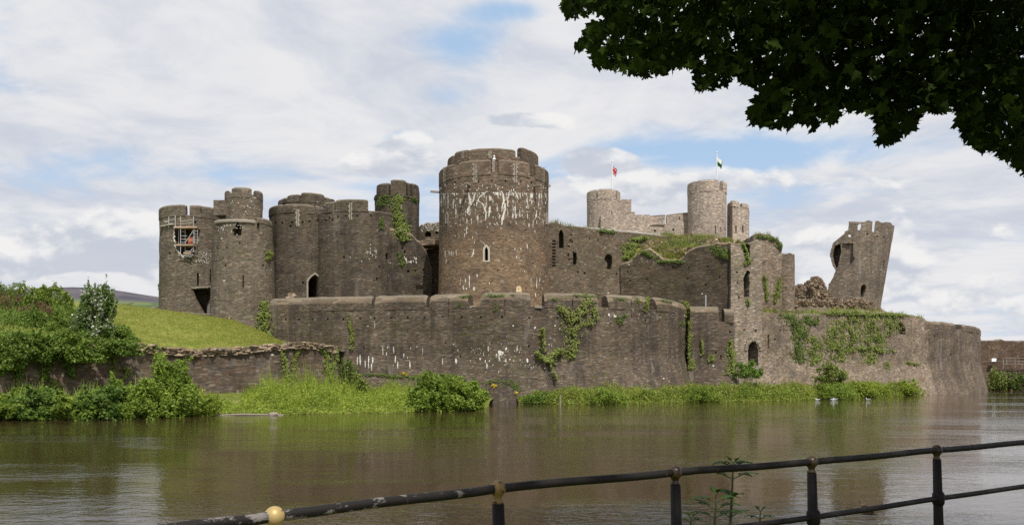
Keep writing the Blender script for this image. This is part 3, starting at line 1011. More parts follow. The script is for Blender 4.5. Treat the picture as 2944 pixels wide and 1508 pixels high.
lan = arch(*[v for v in (z4(511, 0)[0], z4(537, 0)[0], z4(0, 815)[1], z4(0, 920)[1])], 0.3)
lan2 = arch(z4(219, 0)[0], z4(229, 0)[0], z4(0, 560)[1], z4(0, 635)[1], 0.3)
lan3 = arch(z4(979, 0)[0], z4(984, 0)[0], z4(0, 560)[1], z4(0, 640)[1], 0.3)
for p_, dp in ((lan, 1.6), (lan2, 1.2), (lan3, 1.2)): d.cut(p_, dp)
holes(d, [z4(x, y) for (x, y) in ((285, 328), (362, 324), (462, 320), (565, 315), (668, 316), (785, 322), (865, 328), (220, 340))], 5, 0.7)
holes(d, [z4(x, y) for (x, y) in ((318, 590), (680, 545), (260, 700), (820, 690), (610, 990), (880, 940), (300, 1000))], 3.2, 0.4)
for pts, wd in (([(390, 405), (402, 480), (380, 560), (397, 578)], 11), ([(440, 408), (425, 460), (402, 505)], 9), ([(532, 395), (470, 440), (462, 468), (498, 492), (522, 560), (515, 618)], 9),
                ([(452, 470), (450, 512)], 5), ([(550, 425), (552, 472)], 6), ([(550, 510), (548, 545), (540, 588)], 9), ([(646, 402), (656, 462), (640, 530)], 9), ([(662, 485), (668, 530), (645, 600), (638, 650)], 11),
                ([(685, 440), (685, 512)], 6), ([(700, 392), (700, 430)], 5), ([(742, 398), (752, 420), (765, 458)], 8), ([(740, 510), (743, 588)], 6), ([(856, 408), (858, 445), (848, 472)], 4), ([(905, 540), (900, 590), (885, 612)], 5),
                ([(972, 420), (976, 452)], 4), ([(235, 418), (233, 470), (236, 525)], 4), ([(183, 430), (184, 500)], 2.5), ([(198, 428), (199, 480)], 2.5), ([(212, 440), (212, 505)], 2.5), ([(330, 450), (326, 490)], 9),
                ([(376, 600), (378, 645)], 5), ([(380, 655), (372, 700)], 5), ([(374, 700), (375, 722)], 4), ([(362, 715), (358, 748)], 5), ([(845, 640), (847, 672)], 4), ([(410, 600), (412, 645)], 5),
                ([(213, 845), (212, 905)], 4), ([(222, 905), (218, 942)], 4), ([(243, 850), (244, 886)], 4), ([(258, 845), (258, 882)], 3), ([(272, 850), (272, 880)], 4), ([(296, 838), (297, 888)], 4), ([(430, 833), (424, 870), (412, 898)], 6),
                ([(380, 865), (384, 880)], 6), ([(500, 780), (516, 812)], 3), ([(395, 1030), (396, 1130)], 6), ([(365, 1055), (366, 1090)], 4), ([(348, 1108), (352, 1142)], 7), ([(372, 1125), (374, 1142)], 8), ([(430, 1120), (432, 1150)], 10), ([(452, 1022), (455, 1048)], 6),
                ([(330, 1050), (324, 1105)], 3), ([(905, 1050), (903, 1130)], 4), ([(860, 1055), (862, 1080)], 3), ([(930, 1050), (925, 1082)], 3), ([(752, 885), (753, 905)], 4), ([(768, 888), (772, 908)], 4), ([(785, 828), (785, 840)], 6), ([(830, 790), (836, 832)], 3),
                ([(800, 570), (790, 585)], 4), ([(600, 630), (612, 650)], 7), ([(580, 640), (600, 655)], 7), ([(470, 765), (500, 790)], 3), ([(440, 700), (460, 735)], 2), ([(895, 1165), (897, 1200)], 4), ([(835, 560), (836, 605)], 3), ([(890, 690), (892, 712)], 3)):
    d.stroke([z4(*p_) for p_ in pts], wd * .3788 * 1.25)
x = 180
while x < 985:
    y = 400 + 8 * math.sin((x - 180) / 800 * math.pi) - 4 + abs(x - 578) / 415 * 18
    L = random.choice((6, 8, 10, 14, 22, 40))
    if random.random() < 0.8: d.stroke([z4(x, y - 3), z4(x + random.uniform(-2, 2), y + L)], random.uniform(3.5, 9) * .3788)
    x += random.uniform(7, 19)
for _ in range(150):
    x = random.uniform(175, 980); y = random.choice((random.gauss(470, 55), random.gauss(365, 14), random.gauss(590, 40), random.uniform(640, 1150)))
    L = random.uniform(4, 22)
    d.stroke([z4(x, y), z4(x + random.uniform(-3, 3), y + L)], random.uniform(2.5, 6) * .3788)
d.build('wall', [S_TOWER, LIME], root)
gaps = [(-43.5, -37.0), (-1.7, 5.8), (39.5, 47.5), (85, 92), (130, 137), (175, 182), (220, 227), (265, 272), (316.5, 323)]
sl4 = [(z4(437, 0)[0], z4(0, 190)[1], z4(0, 250)[1], 2.6), (z4(742, 0)[0], z4(0, 190)[1], z4(0, 250)[1], 2.6)]
ring(root, gx, gy, gr, [(gaps[i][1], gaps[i + 1][0]) for i in range(8)], z_cren - 0.25, z_top, [S_TOWER, S_COPE], 1.0, 0.22)
low = MB(); low.solid(circle(gx, gy, gr + 0.03, n=60), z_cren - .3, z_top, 2, 0.0)
for px_, a, b in ((437, 185, 330), (742, 185, 330), (205, 222, 360), (957, 222, 345)):
    qx, qa = z4(px_, a); qb = z4(0, b)[1]
    wq = 8 if 300 < px_ < 900 else 3
    quoins(root, [low, d], qx, qa, qb, wq * .8, 1.6, DRESS, step=7)
frame_ring(root, d, lan, grow(lan, 5, 4), DRESSW, 'window')
frame_ring(root, d, lan2, grow(lan2, 2.5, 2), DRESS, 'window')
frame_ring(root, d, lan3, grow(lan3, 2.5, 2), DRESS, 'window')
# the light jamb blocks lining the crenel in front and the finial on its sill
jm = MB()
for k in range(5):
    P = W(1421.5, 492 - k * 7.2, yf + .35)
    jm.box(P + Vector((-.10 - .04 * (k % 2), .35, 0)), .34, 1.0, .27, 0, .012)
jm.build('crenel_jamb', DRESS, root)
fin = MB()
hx, hy_ = z4(583, 150)
P = W(hx, hy_, yf + 0.5)
fin.lathe(P - Vector((0, 0, 0.12)), [(0.20, 0), (0.21, .12), (0.12, .22), (0.07, .28), (0.06, .34), (0.10, .40), (0.11, .47), (0.06, .55), (0.015, .58)], 14)
fin.build('finial', WHITE, root, True)
# water spouts: planks sticking out of the wall under the parapet
for (px_, py_) in (z4(396, 350), z4(882, 360), z4(168, 405), z4(992, 356)):
    h = d.hit(px_, py_)
    if h is None: h = d.hit(px_ + (4 if px_ < 1420 else -4), py_)
    loc, n = h
    n = Vector((n.x, n.y, 0)).normalized()
    if px_ < 1280: n = Vector((-0.93, -0.36, 0))
    if px_ > 1570: n = Vector((0.93, 0.36, 0))
    sp = MB()
    L = 1.35 if px_ < 1570 else 0.5
    c_ = loc + n * (L / 2 - 0.2)
    rz = math.atan2(n.y, n.x)
    sp.box(c_, L, 0.34, 0.10, rz)
    sd = Vector((-n.y, n.x, 0))
    for sg in (-1, 1):
        sp.box(c_ + sd * sg * 0.14 + Vector((0, 0, 0.10)), L, 0.06, 0.11, rz)
    sp.build('spout', DRESS, root)
# the taller inner turret behind the parapet
tx_, ty_, tr_ = gx - 0.2, gy + 3.2, 5.95
z_b = Z(458, ty_ - tr_); z_t = Z(425, ty_ - tr_)
t = MB(); t.solid(circle(tx_, ty_, tr_, n=60), z_cren - 2.0, z_b + .1, 5, 0.05)
t.build('inner_turret', [S_TOWER], root)
A = lambda p_: ang(tx_, ty_, tr_, z4(p_, 0)[0])
ed = [(-80, A(268)), (A(282), A(378)), (A(392), A(744)), (A(788), 88), (96, 140), (148, 190), (198, 240), (248, 274)]
ring(root, tx_, ty_, tr_, ed, z_b - .1, [z_t - .1, z_t + .1, z_t, z_t + .45, z_t, z_t, z_t, z_t], [S_TOWER, S_COPE], 0.8, 0.2)
ring(root, tx_, ty_, tr_ - .04, [(A(377), A(393)), (A(743), A(789)), (A(267), A(283))], z_b - .15, z_t - .85, [S_TOWER, S_COPE], 0.7, 0.15)
tl = MB(); tl.solid(circle(tx_, ty_, tr_ + .03, n=50), z_b - .2, z_t, 2, 0)
quoins(root, [tl], z4(551, 0)[0], z4(0, 86)[1], z4(0, 145)[1], 5, 1.6, DRESS, step=7)
quoins(root, [tl], z4(345, 0)[0], z4(0, 92)[1], z4(0, 145)[1], 3, 1.6, DRESS, step=7)


# ================================================================== the western gate towers, scaffold on the left one
def z2(x, y): return (430 + x * .3409, 500 + y * .3409)


ax_, ay_, ar_ = drum_of(464, 642, 115.0)
az0 = 9.0
yfA = ay_ - ar_
zc, zt = Z(617, yfA), Z(587, yfA)
root = thing('gate_tower', 'drum tower at the left end of the castle with scaffolding in a breach', 'tower', (ax_, ay_, az0))
GA = root
d = MB(); d.solid(circle(ax_, ay_, ar_, n=60), az0, zc, 18, 0.06, lambda z: 0.12 * max(0, (18 - z) / 8))
SURF.append(d)
breach = ragged([z2(212, 470), z2(240, 455), z2(372, 462), z2(378, 520), z2(374, 640), z2(372, 680), z2(300, 690), z2(240, 660), z2(212, 600), z2(222, 570), z2(206, 540)], 1.6)
d.cut(breach, 2.6)
void = [z2(372, 968), z2(540, 968), z2(560, 980), z2(560, 1215), z2(540, 1215), z2(462, 1168), z2(430, 1110), z2(395, 1040)]
d.cut(void, 3.0, ref=z2(470, 1050))
d.cut(rect(z2(400, 0)[0], z2(418, 0)[0], z2(0, 835)[1], z2(0, 940)[1]), 1.4)
d.cut(ragged([z2(512, 800), z2(535, 795), z2(545, 870), z2(540, 945), z2(510, 945), z2(505, 900)], 1.2), 1.2)
holes(d, [z2(168, 668), z2(385, 405), z2(545, 435)], 5)
for pts in ([(207, 480), (205, 540), (218, 580)], [(208, 590), (240, 655), (285, 700), (345, 735)], [(380, 660), (450, 655), (520, 648)], [(395, 690), (450, 700), (512, 690)], [(390, 730), (500, 740)], [(545, 400), (540, 430), (550, 450)], [(420, 410), (450, 412)], [(540, 480), (548, 520)]):
    d.stroke([z2(*p_) for p_ in pts], 3.2, 1, 0.04, 0.9)
for _ in range(46):
    x, y = random.uniform(380, 520), random.uniform(655, 745)
    d.stroke([z2(x, y), z2(x + 2, y + random.uniform(4, 12))], random.uniform(1.2, 2.6))
d.build('wall', [S_GATE, LIME], root)
A = lambda p_: ang(ax_, ay_, ar_, z2(p_, 0)[0])
ring(root, ax_, ay_, ar_, [(-96, A(306)), (A(337), A(573)), (A(604), 100), (112, 170), (182, 252)], zc - .2, zt, [S_GATE, S_COPE], 0.9, 0.3, slits=[(z2(434, 0)[0], z2(0, 282)[1], z2(0, 335)[1], 2.2)])
lg = MB()
h0 = [d.hit(*z2(x, y)) for (x, y) in ((112, 440), (150, 432), (190, 425))]
for h in h0:
    if h: lg.box(h[0] + h[1] * 0.02, 0.75, 0.5, 0.16, math.atan2(h[1].x, -h[1].y), 0.02)
lg.build('string_course', DRESSW, root)
# beam and corbel over the gate passage, door inside
h = d.hit(*z2(455, 955)); n = Vector((h[1].x, h[1].y, 0)).normalized()
lt = MB()
for k in range(6):
    q = d.hit(*z2(372 + k * 32, 960 - k * 2.5))
    if q: lt.box(q[0] - q[1] * 0.12, 0.62, 0.65, 0.20, math.atan2(q[1].x, -q[1].y), 0.02)
lt.build('lintel', DRESS, root)
dr = MB()
yd = h[0].y + 1.6
po = [z2(482, 1215), z2(545, 1215), z2(545, 1040), z2(520, 1045), z2(500, 1062), z2(487, 1092)]
k = len(po)
dr.add([W(a, b, yd) for (a, b) in po] + [W(a, b, yd + .12) for (a, b) in po], [tuple(range(k)), tuple(reversed(range(k, 2 * k)))] + [(i, (i + 1) % k, k + (i + 1) % k, k + i) for i in range(k)])
dr.build('door', DOORW, root)

bx_, by_, br_ = drum_of(616, 782, 108.0)
bz0 = 6.0
yfB = by_ - br_
zB = Z(631, yfB)
root = thing('gate_tower', 'drum tower right of the scaffolded one, carrying a small square-topped turret', 'tower', (bx_, by_, bz0))
GB = root
d = MB(); d.solid(circle(bx_, by_, br_, n=60), bz0, zB, 20, 0.06, lambda z: 0.55 * max(0, (22 - z) / 15))
SURF.append(d)
d.cut(ragged([z2(702, 515), z2(770, 518), z2(772, 450), z2(735, 398), z2(720, 400), z2(718, 450), z2(700, 470)], 1.0, 2), 1.6)
d.cut(rect(z2(784, 0)[0], z2(794, 0)[0], z2(0, 850)[1], z2(0, 958)[1]), 1.3)
d.cut(rect(z2(905, 0)[0], z2(928, 0)[0], z2(0, 395)[1], z2(0, 475)[1]), 0.35)
holes(d, [z2(570, 622), z2(652, 618), z2(760, 582), z2(960, 770), z2(640, 770)], 5)
for _ in range(60):
    x, y = random.uniform(545, 800), random.gauss(420, 45)
    if y > 372: d.stroke([z2(x, y), z2(x + 2, y + random.uniform(4, 10))], random.uniform(1.2, 2.6))
d.build('wall', [S_GATE, LIME], root)
A = lambda p_: ang(bx_, by_, br_, z2(p_, 0)[0])
led = MB()
pth = arc(bx_, by_, br_, A(556), A(890), 0.5)
led.sweep(pth, lambda i: [(0.14, zB - .30), (0.16, zB - .05), (0.05, zB + .06), (-.5, zB + .06), (-.5, zB - .30)])
led.build('coping', DRESS, root)
ring(root, bx_, by_, br_, [(A(905), 95)], zB - .2, Z(626, by_ - 2), [S_GATE, S_COPE], 0.7, 0.3)
cx_, cy_, cr_ = drum_of(649, 754.5, 109.0)
zt1 = Z(561, cy_ - cr_); zt2 = Z(537.5, cy_ - cr_)
t = MB(); t.solid(circle(cx_, cy_, cr_, n=40), zB - .3, zt1, 8, 0.05)
for _ in range(16):
    x, y = random.uniform(690, 930), random.uniform(175, 335)
    t.stroke([z2(x, y), z2(x + 1, y + 9)], random.uniform(1.4, 2.6))
t.build('turret', [S_GATE, LIME], root)
A = lambda p_: ang(cx_, cy_, cr_, z2(p_, 0)[0])
ring(root, cx_, cy_, cr_, [(-88, A(645)), (A(692), A(862)), (A(905), 98), (115, 170), (190, 255)], zt1 - .2, [zt2 - .2, zt2, zt2 - .1, zt2, zt2], [S_GATE, S_COPE], 0.6, 0.25)
st = MB(); st.box(W(*z2(665, 300), cy_ - .4) + Vector((-0.2, 0, 0)), 2.6, 2.6, 1.9, 0, 0.02)
st.build('stair_head', S_GATE, root)
# low wall and timber rail at the foot of the gate
lw = MB(); wall(lw, [(380, 118, 892), (420, 116, 884), (446, 115, 879), (468, 114, 878)], 9, 0.8, 4, 0.1)
tag(lw.build('stone_wall', [S_GATE, S_GATE]), 'low grey stone wall joining the left side of the scaffolded tower', 'wall')
fr = thing('timber_fence', 'low weathered timber fence across the gate passage foot', 'fence', (X(560, 107), 107, 10.5))
pp = [(503, 897, 107.2), (530, 899, 106.8), (555, 900, 106.4), (575, 902, 106), (595, 903, 105.6), (613, 903, 105.2)]
for (a, b, Y) in pp[1:]:
    q = MB(); P = W(a, b, Y); q.box(P + Vector((0, 0, -.65)), 0.12, 0.12, 1.5, 0, .01); q.build('fence_post', WOOD, fr)
for off in (0.0, -0.45):
    q = MB()
    q.tube([W(a, b, Y) + Vector((0, -.08, off)) for (a, b, Y) in pp], 0.055, 6); q.build('fence_rail', WOOD, fr)

# ---- scaffold standing in the breach
scf = thing('scaffold', 'tube and board scaffolding in the breach of the left drum tower', 'scaffold', (ax_ + .2, yfA - .2, Z(735, yfA)))


def zs(x, y): return (460 + x * .12121, 580 + y * .12121)


Ys = yfA - 0.35
for (x, y0, y1, dy_) in ((210, 350, 620, .6), (362, 320, 620, 0), (440, 390, 1180, .9), (488, 345, 1230, 0), (598, 640, 1250, .9), (795, 345, 1180, .2)):
    q = MB(); q.tube([W(*zs(x, y1), Ys + dy_), W(*zs(x, y0), Ys + dy_)], 0.05, 6); q.build('standard', STEEL, scf)
for (xa, ya_, xb, yb, dy_) in ((75, 465, 350, 415, .3), (350, 400, 640, 415, .6), (75, 465, 310, 495, .8), (480, 468, 795, 425, 0), (480, 532, 795, 488, 0), (360, 400, 640, 460, .9),
                           (500, 710, 590, 705, .3), (510, 805, 640, 810, .4), (690, 910, 930, 918, 0), (500, 885, 640, 890, .3), (500, 962, 600, 962, .3), (800, 955, 860, 950, .1), (600, 1165, 840, 1180, 0), (430, 1262, 800, 1262, 0), (570, 1290, 760, 1302, -.1)):
    q = MB(); q.tube([W(*zs(xa, ya_), Ys + dy_ - .06), W(*zs(xb, yb), Ys + dy_ - .06)], 0.04, 6); q.build('ledger', STEEL, scf)
for (xa, ya_, xb, yb) in ((600, 975, 800, 670), (700, 1200, 775, 1105)):
    q = MB(); q.tube([W(*zs(xa, ya_), Ys - .15), W(*zs(xb, yb), Ys - .15)], 0.055, 6); q.build('brace', STEEL, scf)
for (x0, x1, yy) in ((335, 890, 600), (360, 800, 1020), (560, 745, 1215)):
    q = MB()
    pa, pb = W(*zs(x0, yy), Ys), W(*zs(x1, yy), Ys)
    q.box((pa + pb) / 2 + Vector((0, .55, 0)), pb.x - pa.x, 1.35, 0.20, 0, .03)
    q.build('platform', BOARD, scf)
q = MB(); pa, pb = W(*zs(670, 985), Ys + .5), W(*zs(785, 840), Ys + .5)
q.box((pa + pb) / 2, pb.x - pa.x, 0.05, pb.z - pa.z, 0, .04); q.build('netting', NET, scf)
q = MB()
for x in (818, 885): q.tube([W(*zs(x, 1000), Ys - .2), W(*zs(x + 8, 660), Ys - .1)], 0.03, 6)
for y in (690, 765, 828, 890, 960): q.tube([W(*zs(818, y), Ys - .17), W(*zs(888, y), Ys - .17)], 0.025, 6)
q.build('ladder', STEEL, scf)


# ================================================================== the main gatehouse block
def z3(x, y): return (750 + x * .3409, 500 + y * .3409)


hz = [(120, 412), (180, 412), (262, 405), (352, 405), (410, 398), (480, 390)]
cx_, cy_, cr_ = drum_of(776, 948, 113.5)
z0 = 9.5
yfC = cy_ - cr_
root = thing('gatehouse_tower', 'dark drum tower of the inner gatehouse with the pointed doorway at its right foot', 'tower', (cx_, cy_, z0))
d = MB(); d.solid(circle(cx_, cy_, cr_, n=64), z0, Z(594, yfC), 18, 0.06, lambda z: 0.1 * max(0, (20 - z) / 10))
SURF.append(d)
holes(d, [z3(*p_) for p_ in hz] + [z3(250, 438), z3(355, 915)], 5)
door = arch(z3(398, 0)[0], z3(512, 0)[0], z3(0, 845)[1], z3(0, 1045)[1], 0.32)
d.cut(door, 4.5, ref=z3(455, 960))
d.build('wall', [S_BLOCK, LIME], root)
A = lambda p_: ang(cx_, cy_, cr_, z3(p_, 0)[0])
zbm, ztm = Z(598, yfC), Z(588, yfC)
ring(root, cx_, cy_, cr_, [(-95, A(178)), (A(184), A(455)), (A(466), 60), (62, 150), (152, 263)], zbm - .6, ztm + .15, [S_BLOCK, S_COPE], 0.8, 0.4)
quoins(root, [d], z3(310, 0)[0], z3(0, 305)[1], z3(0, 440)[1], 5.0, 1.6, DRESS, step=7)
frame_ring(root, d, door, grow(door, 4.5, 1), DRESS, 'doorway', ref=z3(455, 960))
# turret drum behind it
ux, uy, ur = drum_of(802, 962, 118.0)
zu = Z(574, uy - ur); zu2 = Z(551, uy - ur)
t = MB(); t.solid(circle(ux, uy, ur, n=50), z0 + 8, zu + .2, 8, 0.05); t.build('turret', [S_BLOCK], root)
A2 = lambda p_: ang(ux, uy, ur, z3(p_, 0)[0])
ring(root, ux, uy, ur, [(-95, A2(215)), (A2(222), A2(332)), (A2(340), A2(536)), (A2(546), 92), (98, 180), (190, 262)], zu - .3, [zu + .5, Z(557, uy - ur), zu2, Z(557, uy - ur), zu2, zu2], [S_BLOCK, S_COPE], 0.9, 0.4)

dx_, dy_, dr_ = X(1027, 113), 113.0, (1150 - 918) / 2 / F * 113
root = thing('gatehouse_tower', 'broad dark gatehouse tower with an ivy-hung stair turret at its right', 'tower', (dx_, dy_, z0))
GD = root
d = MB()
zD = Z(603, dy_ - dr_ * .8)
d.solid(circle(dx_, dy_, dr_, dr_ * .8, n=72), z0, zD, 18, 0.06, lambda z: 0.1 * max(0, (20 - z) / 10))
SURF.append(d)
hz = [(578, 368), (605, 385), (650, 360), (718, 352), (812, 350), (928, 346), (1010, 318), (545, 390), (978, 880), (1000, 780), (700, 700)]
holes(d, [z3(*p_) for p_ in hz], 5)
d.cut(ragged([z3(1052, 728), z3(1075, 725), z3(1110, 690), z3(1112, 660), z3(1098, 632), z3(1075, 640), z3(1070, 660), z3(1052, 672)], 1.2, 3), 1.6)
nic = arch(z3(1100, 0)[0], z3(1118, 0)[0], z3(0, 950)[1], z3(0, 1003)[1], .35)
d.cut(nic, 0.8)
for _ in range(26):
    x, y = random.gauss(920, 40), random.gauss(665, 28)
    d.stroke([z3(x, y), z3(x + 2, y + random.uniform(4, 14))], random.uniform(1.0, 2.2))
d.build('wall', [S_BLOCK, LIME], root)
frame_ring(root, d, nic, grow(nic, 2.2, 1), DRESS, 'niche')
# its parapet: front merlon with a loop, then a gap before the stair turret


def ell(rx, ry, a0, a1, n=16):
    return [(dx_ + rx * math.sin(R(a0 + (a1 - a0) * i / n)), dy_ - ry * math.cos(R(a0 + (a1 - a0) * i / n))) for i in range(n + 1)]


def aD(px):
    best = min(range(-890, 891), key=lambda k: abs((dx_ + dr_ * math.sin(R(k / 10))) / (dy_ - dr_ * .8 * math.cos(R(k / 10))) - (px - CX) / F))
    return best / 10


for (a, b, yt) in ((525, 618, 577), (630, 905, 572.5)):
    mb = merlon(ell(dr_, dr_ * .8, aD(z3(a, 0)[0]), aD(z3(b, 0)[0])), zD - .2, Z(yt, dy_ - dr_ * .75), 0.9, 0.35)
    if b == 905: mb.cut(rect(z3(753, 0)[0], z3(760, 0)[0], z3(0, 250)[1], z3(0, 305)[1]), 2.0)
    mb.build('merlon', [S_BLOCK, S_COPE], root)
    if b == 905: quoins(root, [mb, d], z3(756, 0)[0], z3(0, 240)[1], z3(0, 385)[1], 4.5, 1.8, DRESS, step=7)
# stair turret with three tall merlons
ex, ey, er = drum_of(1076, 1206, 115.5)
zE = Z(560, ey - er)
t = MB(); t.solid(circle(ex, ey, er, n=16), z0, zE, 14, 0.06)
SURF.append(t)
holes(t, [z3(1085, 280)], 4)
for _ in range(12):
    y = random.uniform(150, 290)
    t.stroke([z3(1183, y), z3(1184, y + 10)], 2.0)
t.build('stair_turret', [S_BLOCK, LIME], root)
A = lambda p_: ang(ex, ey, er, z3(p_, 0)[0])
ring(root, ex, ey, er, [(-80, A(970)), (A(976), A(1076)), (A(1094), A(1226)), (A(1236), A(1258)), (A(1276), 84), (100, 160), (180, 250)], zE - .2,
     [Z(549, ey - er), Z(523, ey - er), Z(515, ey - er), Z(520, ey - er), Z(519, ey - er), Z(525, ey - er), Z(525, ey - er)], [S_BLOCK, S_COPE], 0.8, 0.35)

# ruined wall stepping down to the right of the gatehouse
root = thing('ruined_wall', 'broken dark wall stepping down between gatehouse and great tower', 'wall', (X(1180, 111), 111, z0))
d = MB()
wall(d, [(1108, 111.0, 655), (1128, 110.5, 655), (1165, 110.6, 657), (1190, 110.8, 676), (1207, 111, 690), (1220, 111.2, 712), (1232, 111.5, 742), (1241, 111.8, 765)], z0, 3.2, 16, 0.5, 0.12, None, 0.3, 0.4, block=0.22, coping=1)
SURF.append(d)
holes(d, [z3(1192, 625), z3(1212, 655), z3(1242, 818), z3(1305, 812), z3(1372, 806)], 5.5, .8)
for _ in range(10):
    x, y = random.uniform(1180, 1310), random.uniform(690, 740)
    d.stroke([z3(x, y), z3(x + 2, y + random.uniform(8, 30))], random.uniform(2, 5), 2)
d.build('wall', [S_BLOCK, RUBBLE, LIME], root)
bk = MB()
wall(bk, [(1190, 118.5, 664), (1212, 118, 643), (1245, 117.5, 640), (1275, 117, 634), (1300, 117, 634)], z0, 2, 14, 0.25, 0.1, None, 0.2, 0.4, coping=1)
bk.cut(arch(z3(1380, 0)[0], z3(1436, 0)[0], z3(0, 478)[1], z3(0, 528)[1], .5), 1.8)
bk.cut(arch(z3(1468, 0)[0], z3(1500, 0)[0], z3(0, 480)[1], z3(0, 503)[1], .5), 1.8)
for _ in range(80):
    x, y = random.uniform(1345, 1500), random.uniform(415, 480)
    bk.stroke([z3(x, y), z3(x + 1, y + random.uniform(3, 12))], random.uniform(1.2, 2.6), 2)
bk.build('rear_wall', [S_HALL, RUBBLE, LIME], root)
vt = MB()
wall(vt, [(1195, 115, 700), (1215, 114.5, 690), (1245, 114, 686), (1285, 114, 681), (1300, 114, 681)], Z(703, 114), 3.0, 3, 0.3, 0.1, None, 0.2, 0.4, coping=1)
vt.build('broken_vault', [RUBBLE, RUBBLE], root)

# ================================================================== hall wall right of the great tower
def z5(x, y): return (1550 + x * .3712, 430 + y * .3712)


root = thing('hall_wall', 'brown hall wall with empty windows, right beside the great tower', 'wall', (X(1680, 109), 109, z0))
d = MB()
wall(d, [(1560, 107.6, 641), (1580, 107.6, 640), (1603, 107.8, 639), (1620, 108, 647), (1646, 108.2, 651), (1784, 110, 664), (1900, 113, 675), (1990, 116, 678)], z0, 2.5, 18, 0.12, 0.06, None, 0.15, 0.45, coping=1)
SURF.append(d)
HALL = d
w1 = arch(z5(152, 0)[0], z5(190, 0)[0], z5(0, 614)[1], z5(0, 762)[1], .28)
d.cut(w1, 1.5)
d.cut(ragged([z5(262, 888), z5(290, 888), z5(292, 800), z5(280, 778), z5(262, 785)], .8, 2), 1.5)
d.cut(ragged([z5(520, 925), z5(560, 925), z5(568, 880), z5(566, 825), z5(540, 804), z5(515, 815), z5(505, 850), z5(530, 880)], 1.4, 3), 1.3)
holes(d, [z5(300, 945), z5(352, 955), z5(600, 960), z5(390, 690), z5(455, 700)], 4.5)
for k in range(9):
    y = 700 + k * 24
    d.cut(ragged([z5(100, y + 14), z5(128, y + 14), z5(128, y), z5(100, y)], .5, 1), 0.30)
for k in range(26):
    x, y = random.gauss(235, 20), random.uniform(630, 860)
    d.cut(ragged([z5(x - 8, y + 7), z5(x + 8, y + 7), z5(x + 8, y - 7), z5(x - 8, y - 7)], 1.0, 1), 0.22) if k % 3 == 0 else None
for k in range(14):
    x, y = random.gauss(395, 30), random.gauss(1078, 14)
    d.stroke([z5(x, y), z5(x + 8, y + 1)], 3, 2)
d.build('wall', [S_HALL, S_COPE, LIME], root)
lead = MB()
P = [W(*z5(x, y), Y) for (x, y, Y) in ((262, 592, 108.5), (500, 618, 109.5), (940, 662, 113.0))]
for a, b in zip(P[:-1], P[1:]):
    lead.tube([a + Vector((0, .2, .02)), b + Vector((0, .2, .02))], 0.12, 6)
lead.build('roof_flashing', plain('lead_flashing', (0.34, 0.33, 0.33), 0.6), root)

# ---- dark ruined wall with overgrown head
hy0 = 109.0
root = thing('ruined_wall', 'long dark ruined wall with an overgrown broken top, left of the tan turret', 'wall', (X(1940, 107), 107, z0))
d = MB()
wall(d, [(1784, 109.7, 757), (1800, 109.42, 752), (1815, 109.16, 748), (1835, 108.81, 726), (1850, 108.55, 717), (1868, 108.23, 712), (1890, 107.84, 728), (1908, 107.53, 744), (1950, 106.8, 745), (1975, 106.36, 722), (2000, 105.92, 708), (2030, 105.39, 703), (2070, 104.7, 697), (2104, 104.1, 697)], z0 - 2, 1.6, 16, 0.35, 0.07, None, 0.22, 0.4, coping=1)
SURF.append(d)
HW = d
holes(d, [z5(685, 945), z5(705, 1012), z5(1032, 910), z5(1160, 912), z5(1305, 905), z5(1150, 995), z5(1290, 1045), z5(1398, 985), z5(835, 1000)], 4.5)
for k in range(46):
    x = random.uniform(690, 1070); y = 865 + random.gauss(0, 12) + (10 if x > 960 else 0)
    d.stroke([z5(x, y), z5(x + random.uniform(4, 14), y + random.uniform(-3, 5))], random.uniform(2, 4), 2)
for (x, y) in ((1186, 824), (1345, 830), (1126, 856), (1068, 716), (1270, 684), (1160, 862)):
    d.stroke([z5(x - 5, y), z5(x + 7, y)], 4, 2)
d.build('wall', [S_DARK, RUBBLE, LIME], root)
# overgrown rubble rising behind the broken top
hd = MB()
rows = []
NX = 110
for j in range(15):
    t = j / 14
    row = []
    for i in range(NX + 1):
        px = 1770 + (2110 - 1770) * i / NX
        ya = np.interp(px, [1784, 1815, 1850, 1868, 1908, 1950, 1975, 2030, 2104], [757, 748, 717, 712, 744, 745, 722, 703, 697]) + 6
        yb = np.interp(px, [1770, 1830, 1899, 1955, 2021, 2070, 2110], [690, 680, 677, 674, 681, 690, 697])
        yw = float(np.interp(px, [1784, 2104], [109.7, 104.1]))
        Y = yw + .55 + t * (114.6 - yw)
        y = ya + (yb - ya) * (t ** 0.8)
        P = W(px, y, Y)
        P.z += (0.8 * nz(P.x * .6, P.y * .6) + .5 * nz(P.x * 1.7, P.y * 1.7, 3)) * math.sin(math.pi * t) ** .6 + .12 * nz(P.x * 3, P.y * 3)
        row.append(P)
    rows.append(row)
V = [p_ for r_ in rows for p_ in r_]
hd.add(V, [(j * (NX + 1) + i, j * (NX + 1) + i + 1, (j + 1) * (NX + 1) + i + 1, (j + 1) * (NX + 1) + i) for j in range(14) for i in range(NX)])
SURF.append(hd)
HEAD = hd
stones_on(root, hd, [(1890, 690, 60, 16), (1930, 705, 40, 14), (1990, 690, 60, 12), (2040, 690, 40, 8), (1860, 700, 30, 16), (1960, 722, 40, 10), (2000, 678, 40, 4)], 700, .28, RUBBLE)
hd.build('overgrown_head', HEADTURF, root)


# ================================================================== tan turret block
def z6(x, y): return (2050 + x * .4243, 600 + y * .4243)
def zt_(x, y): return (2080 + x * .19695, 640 + y * .19695)


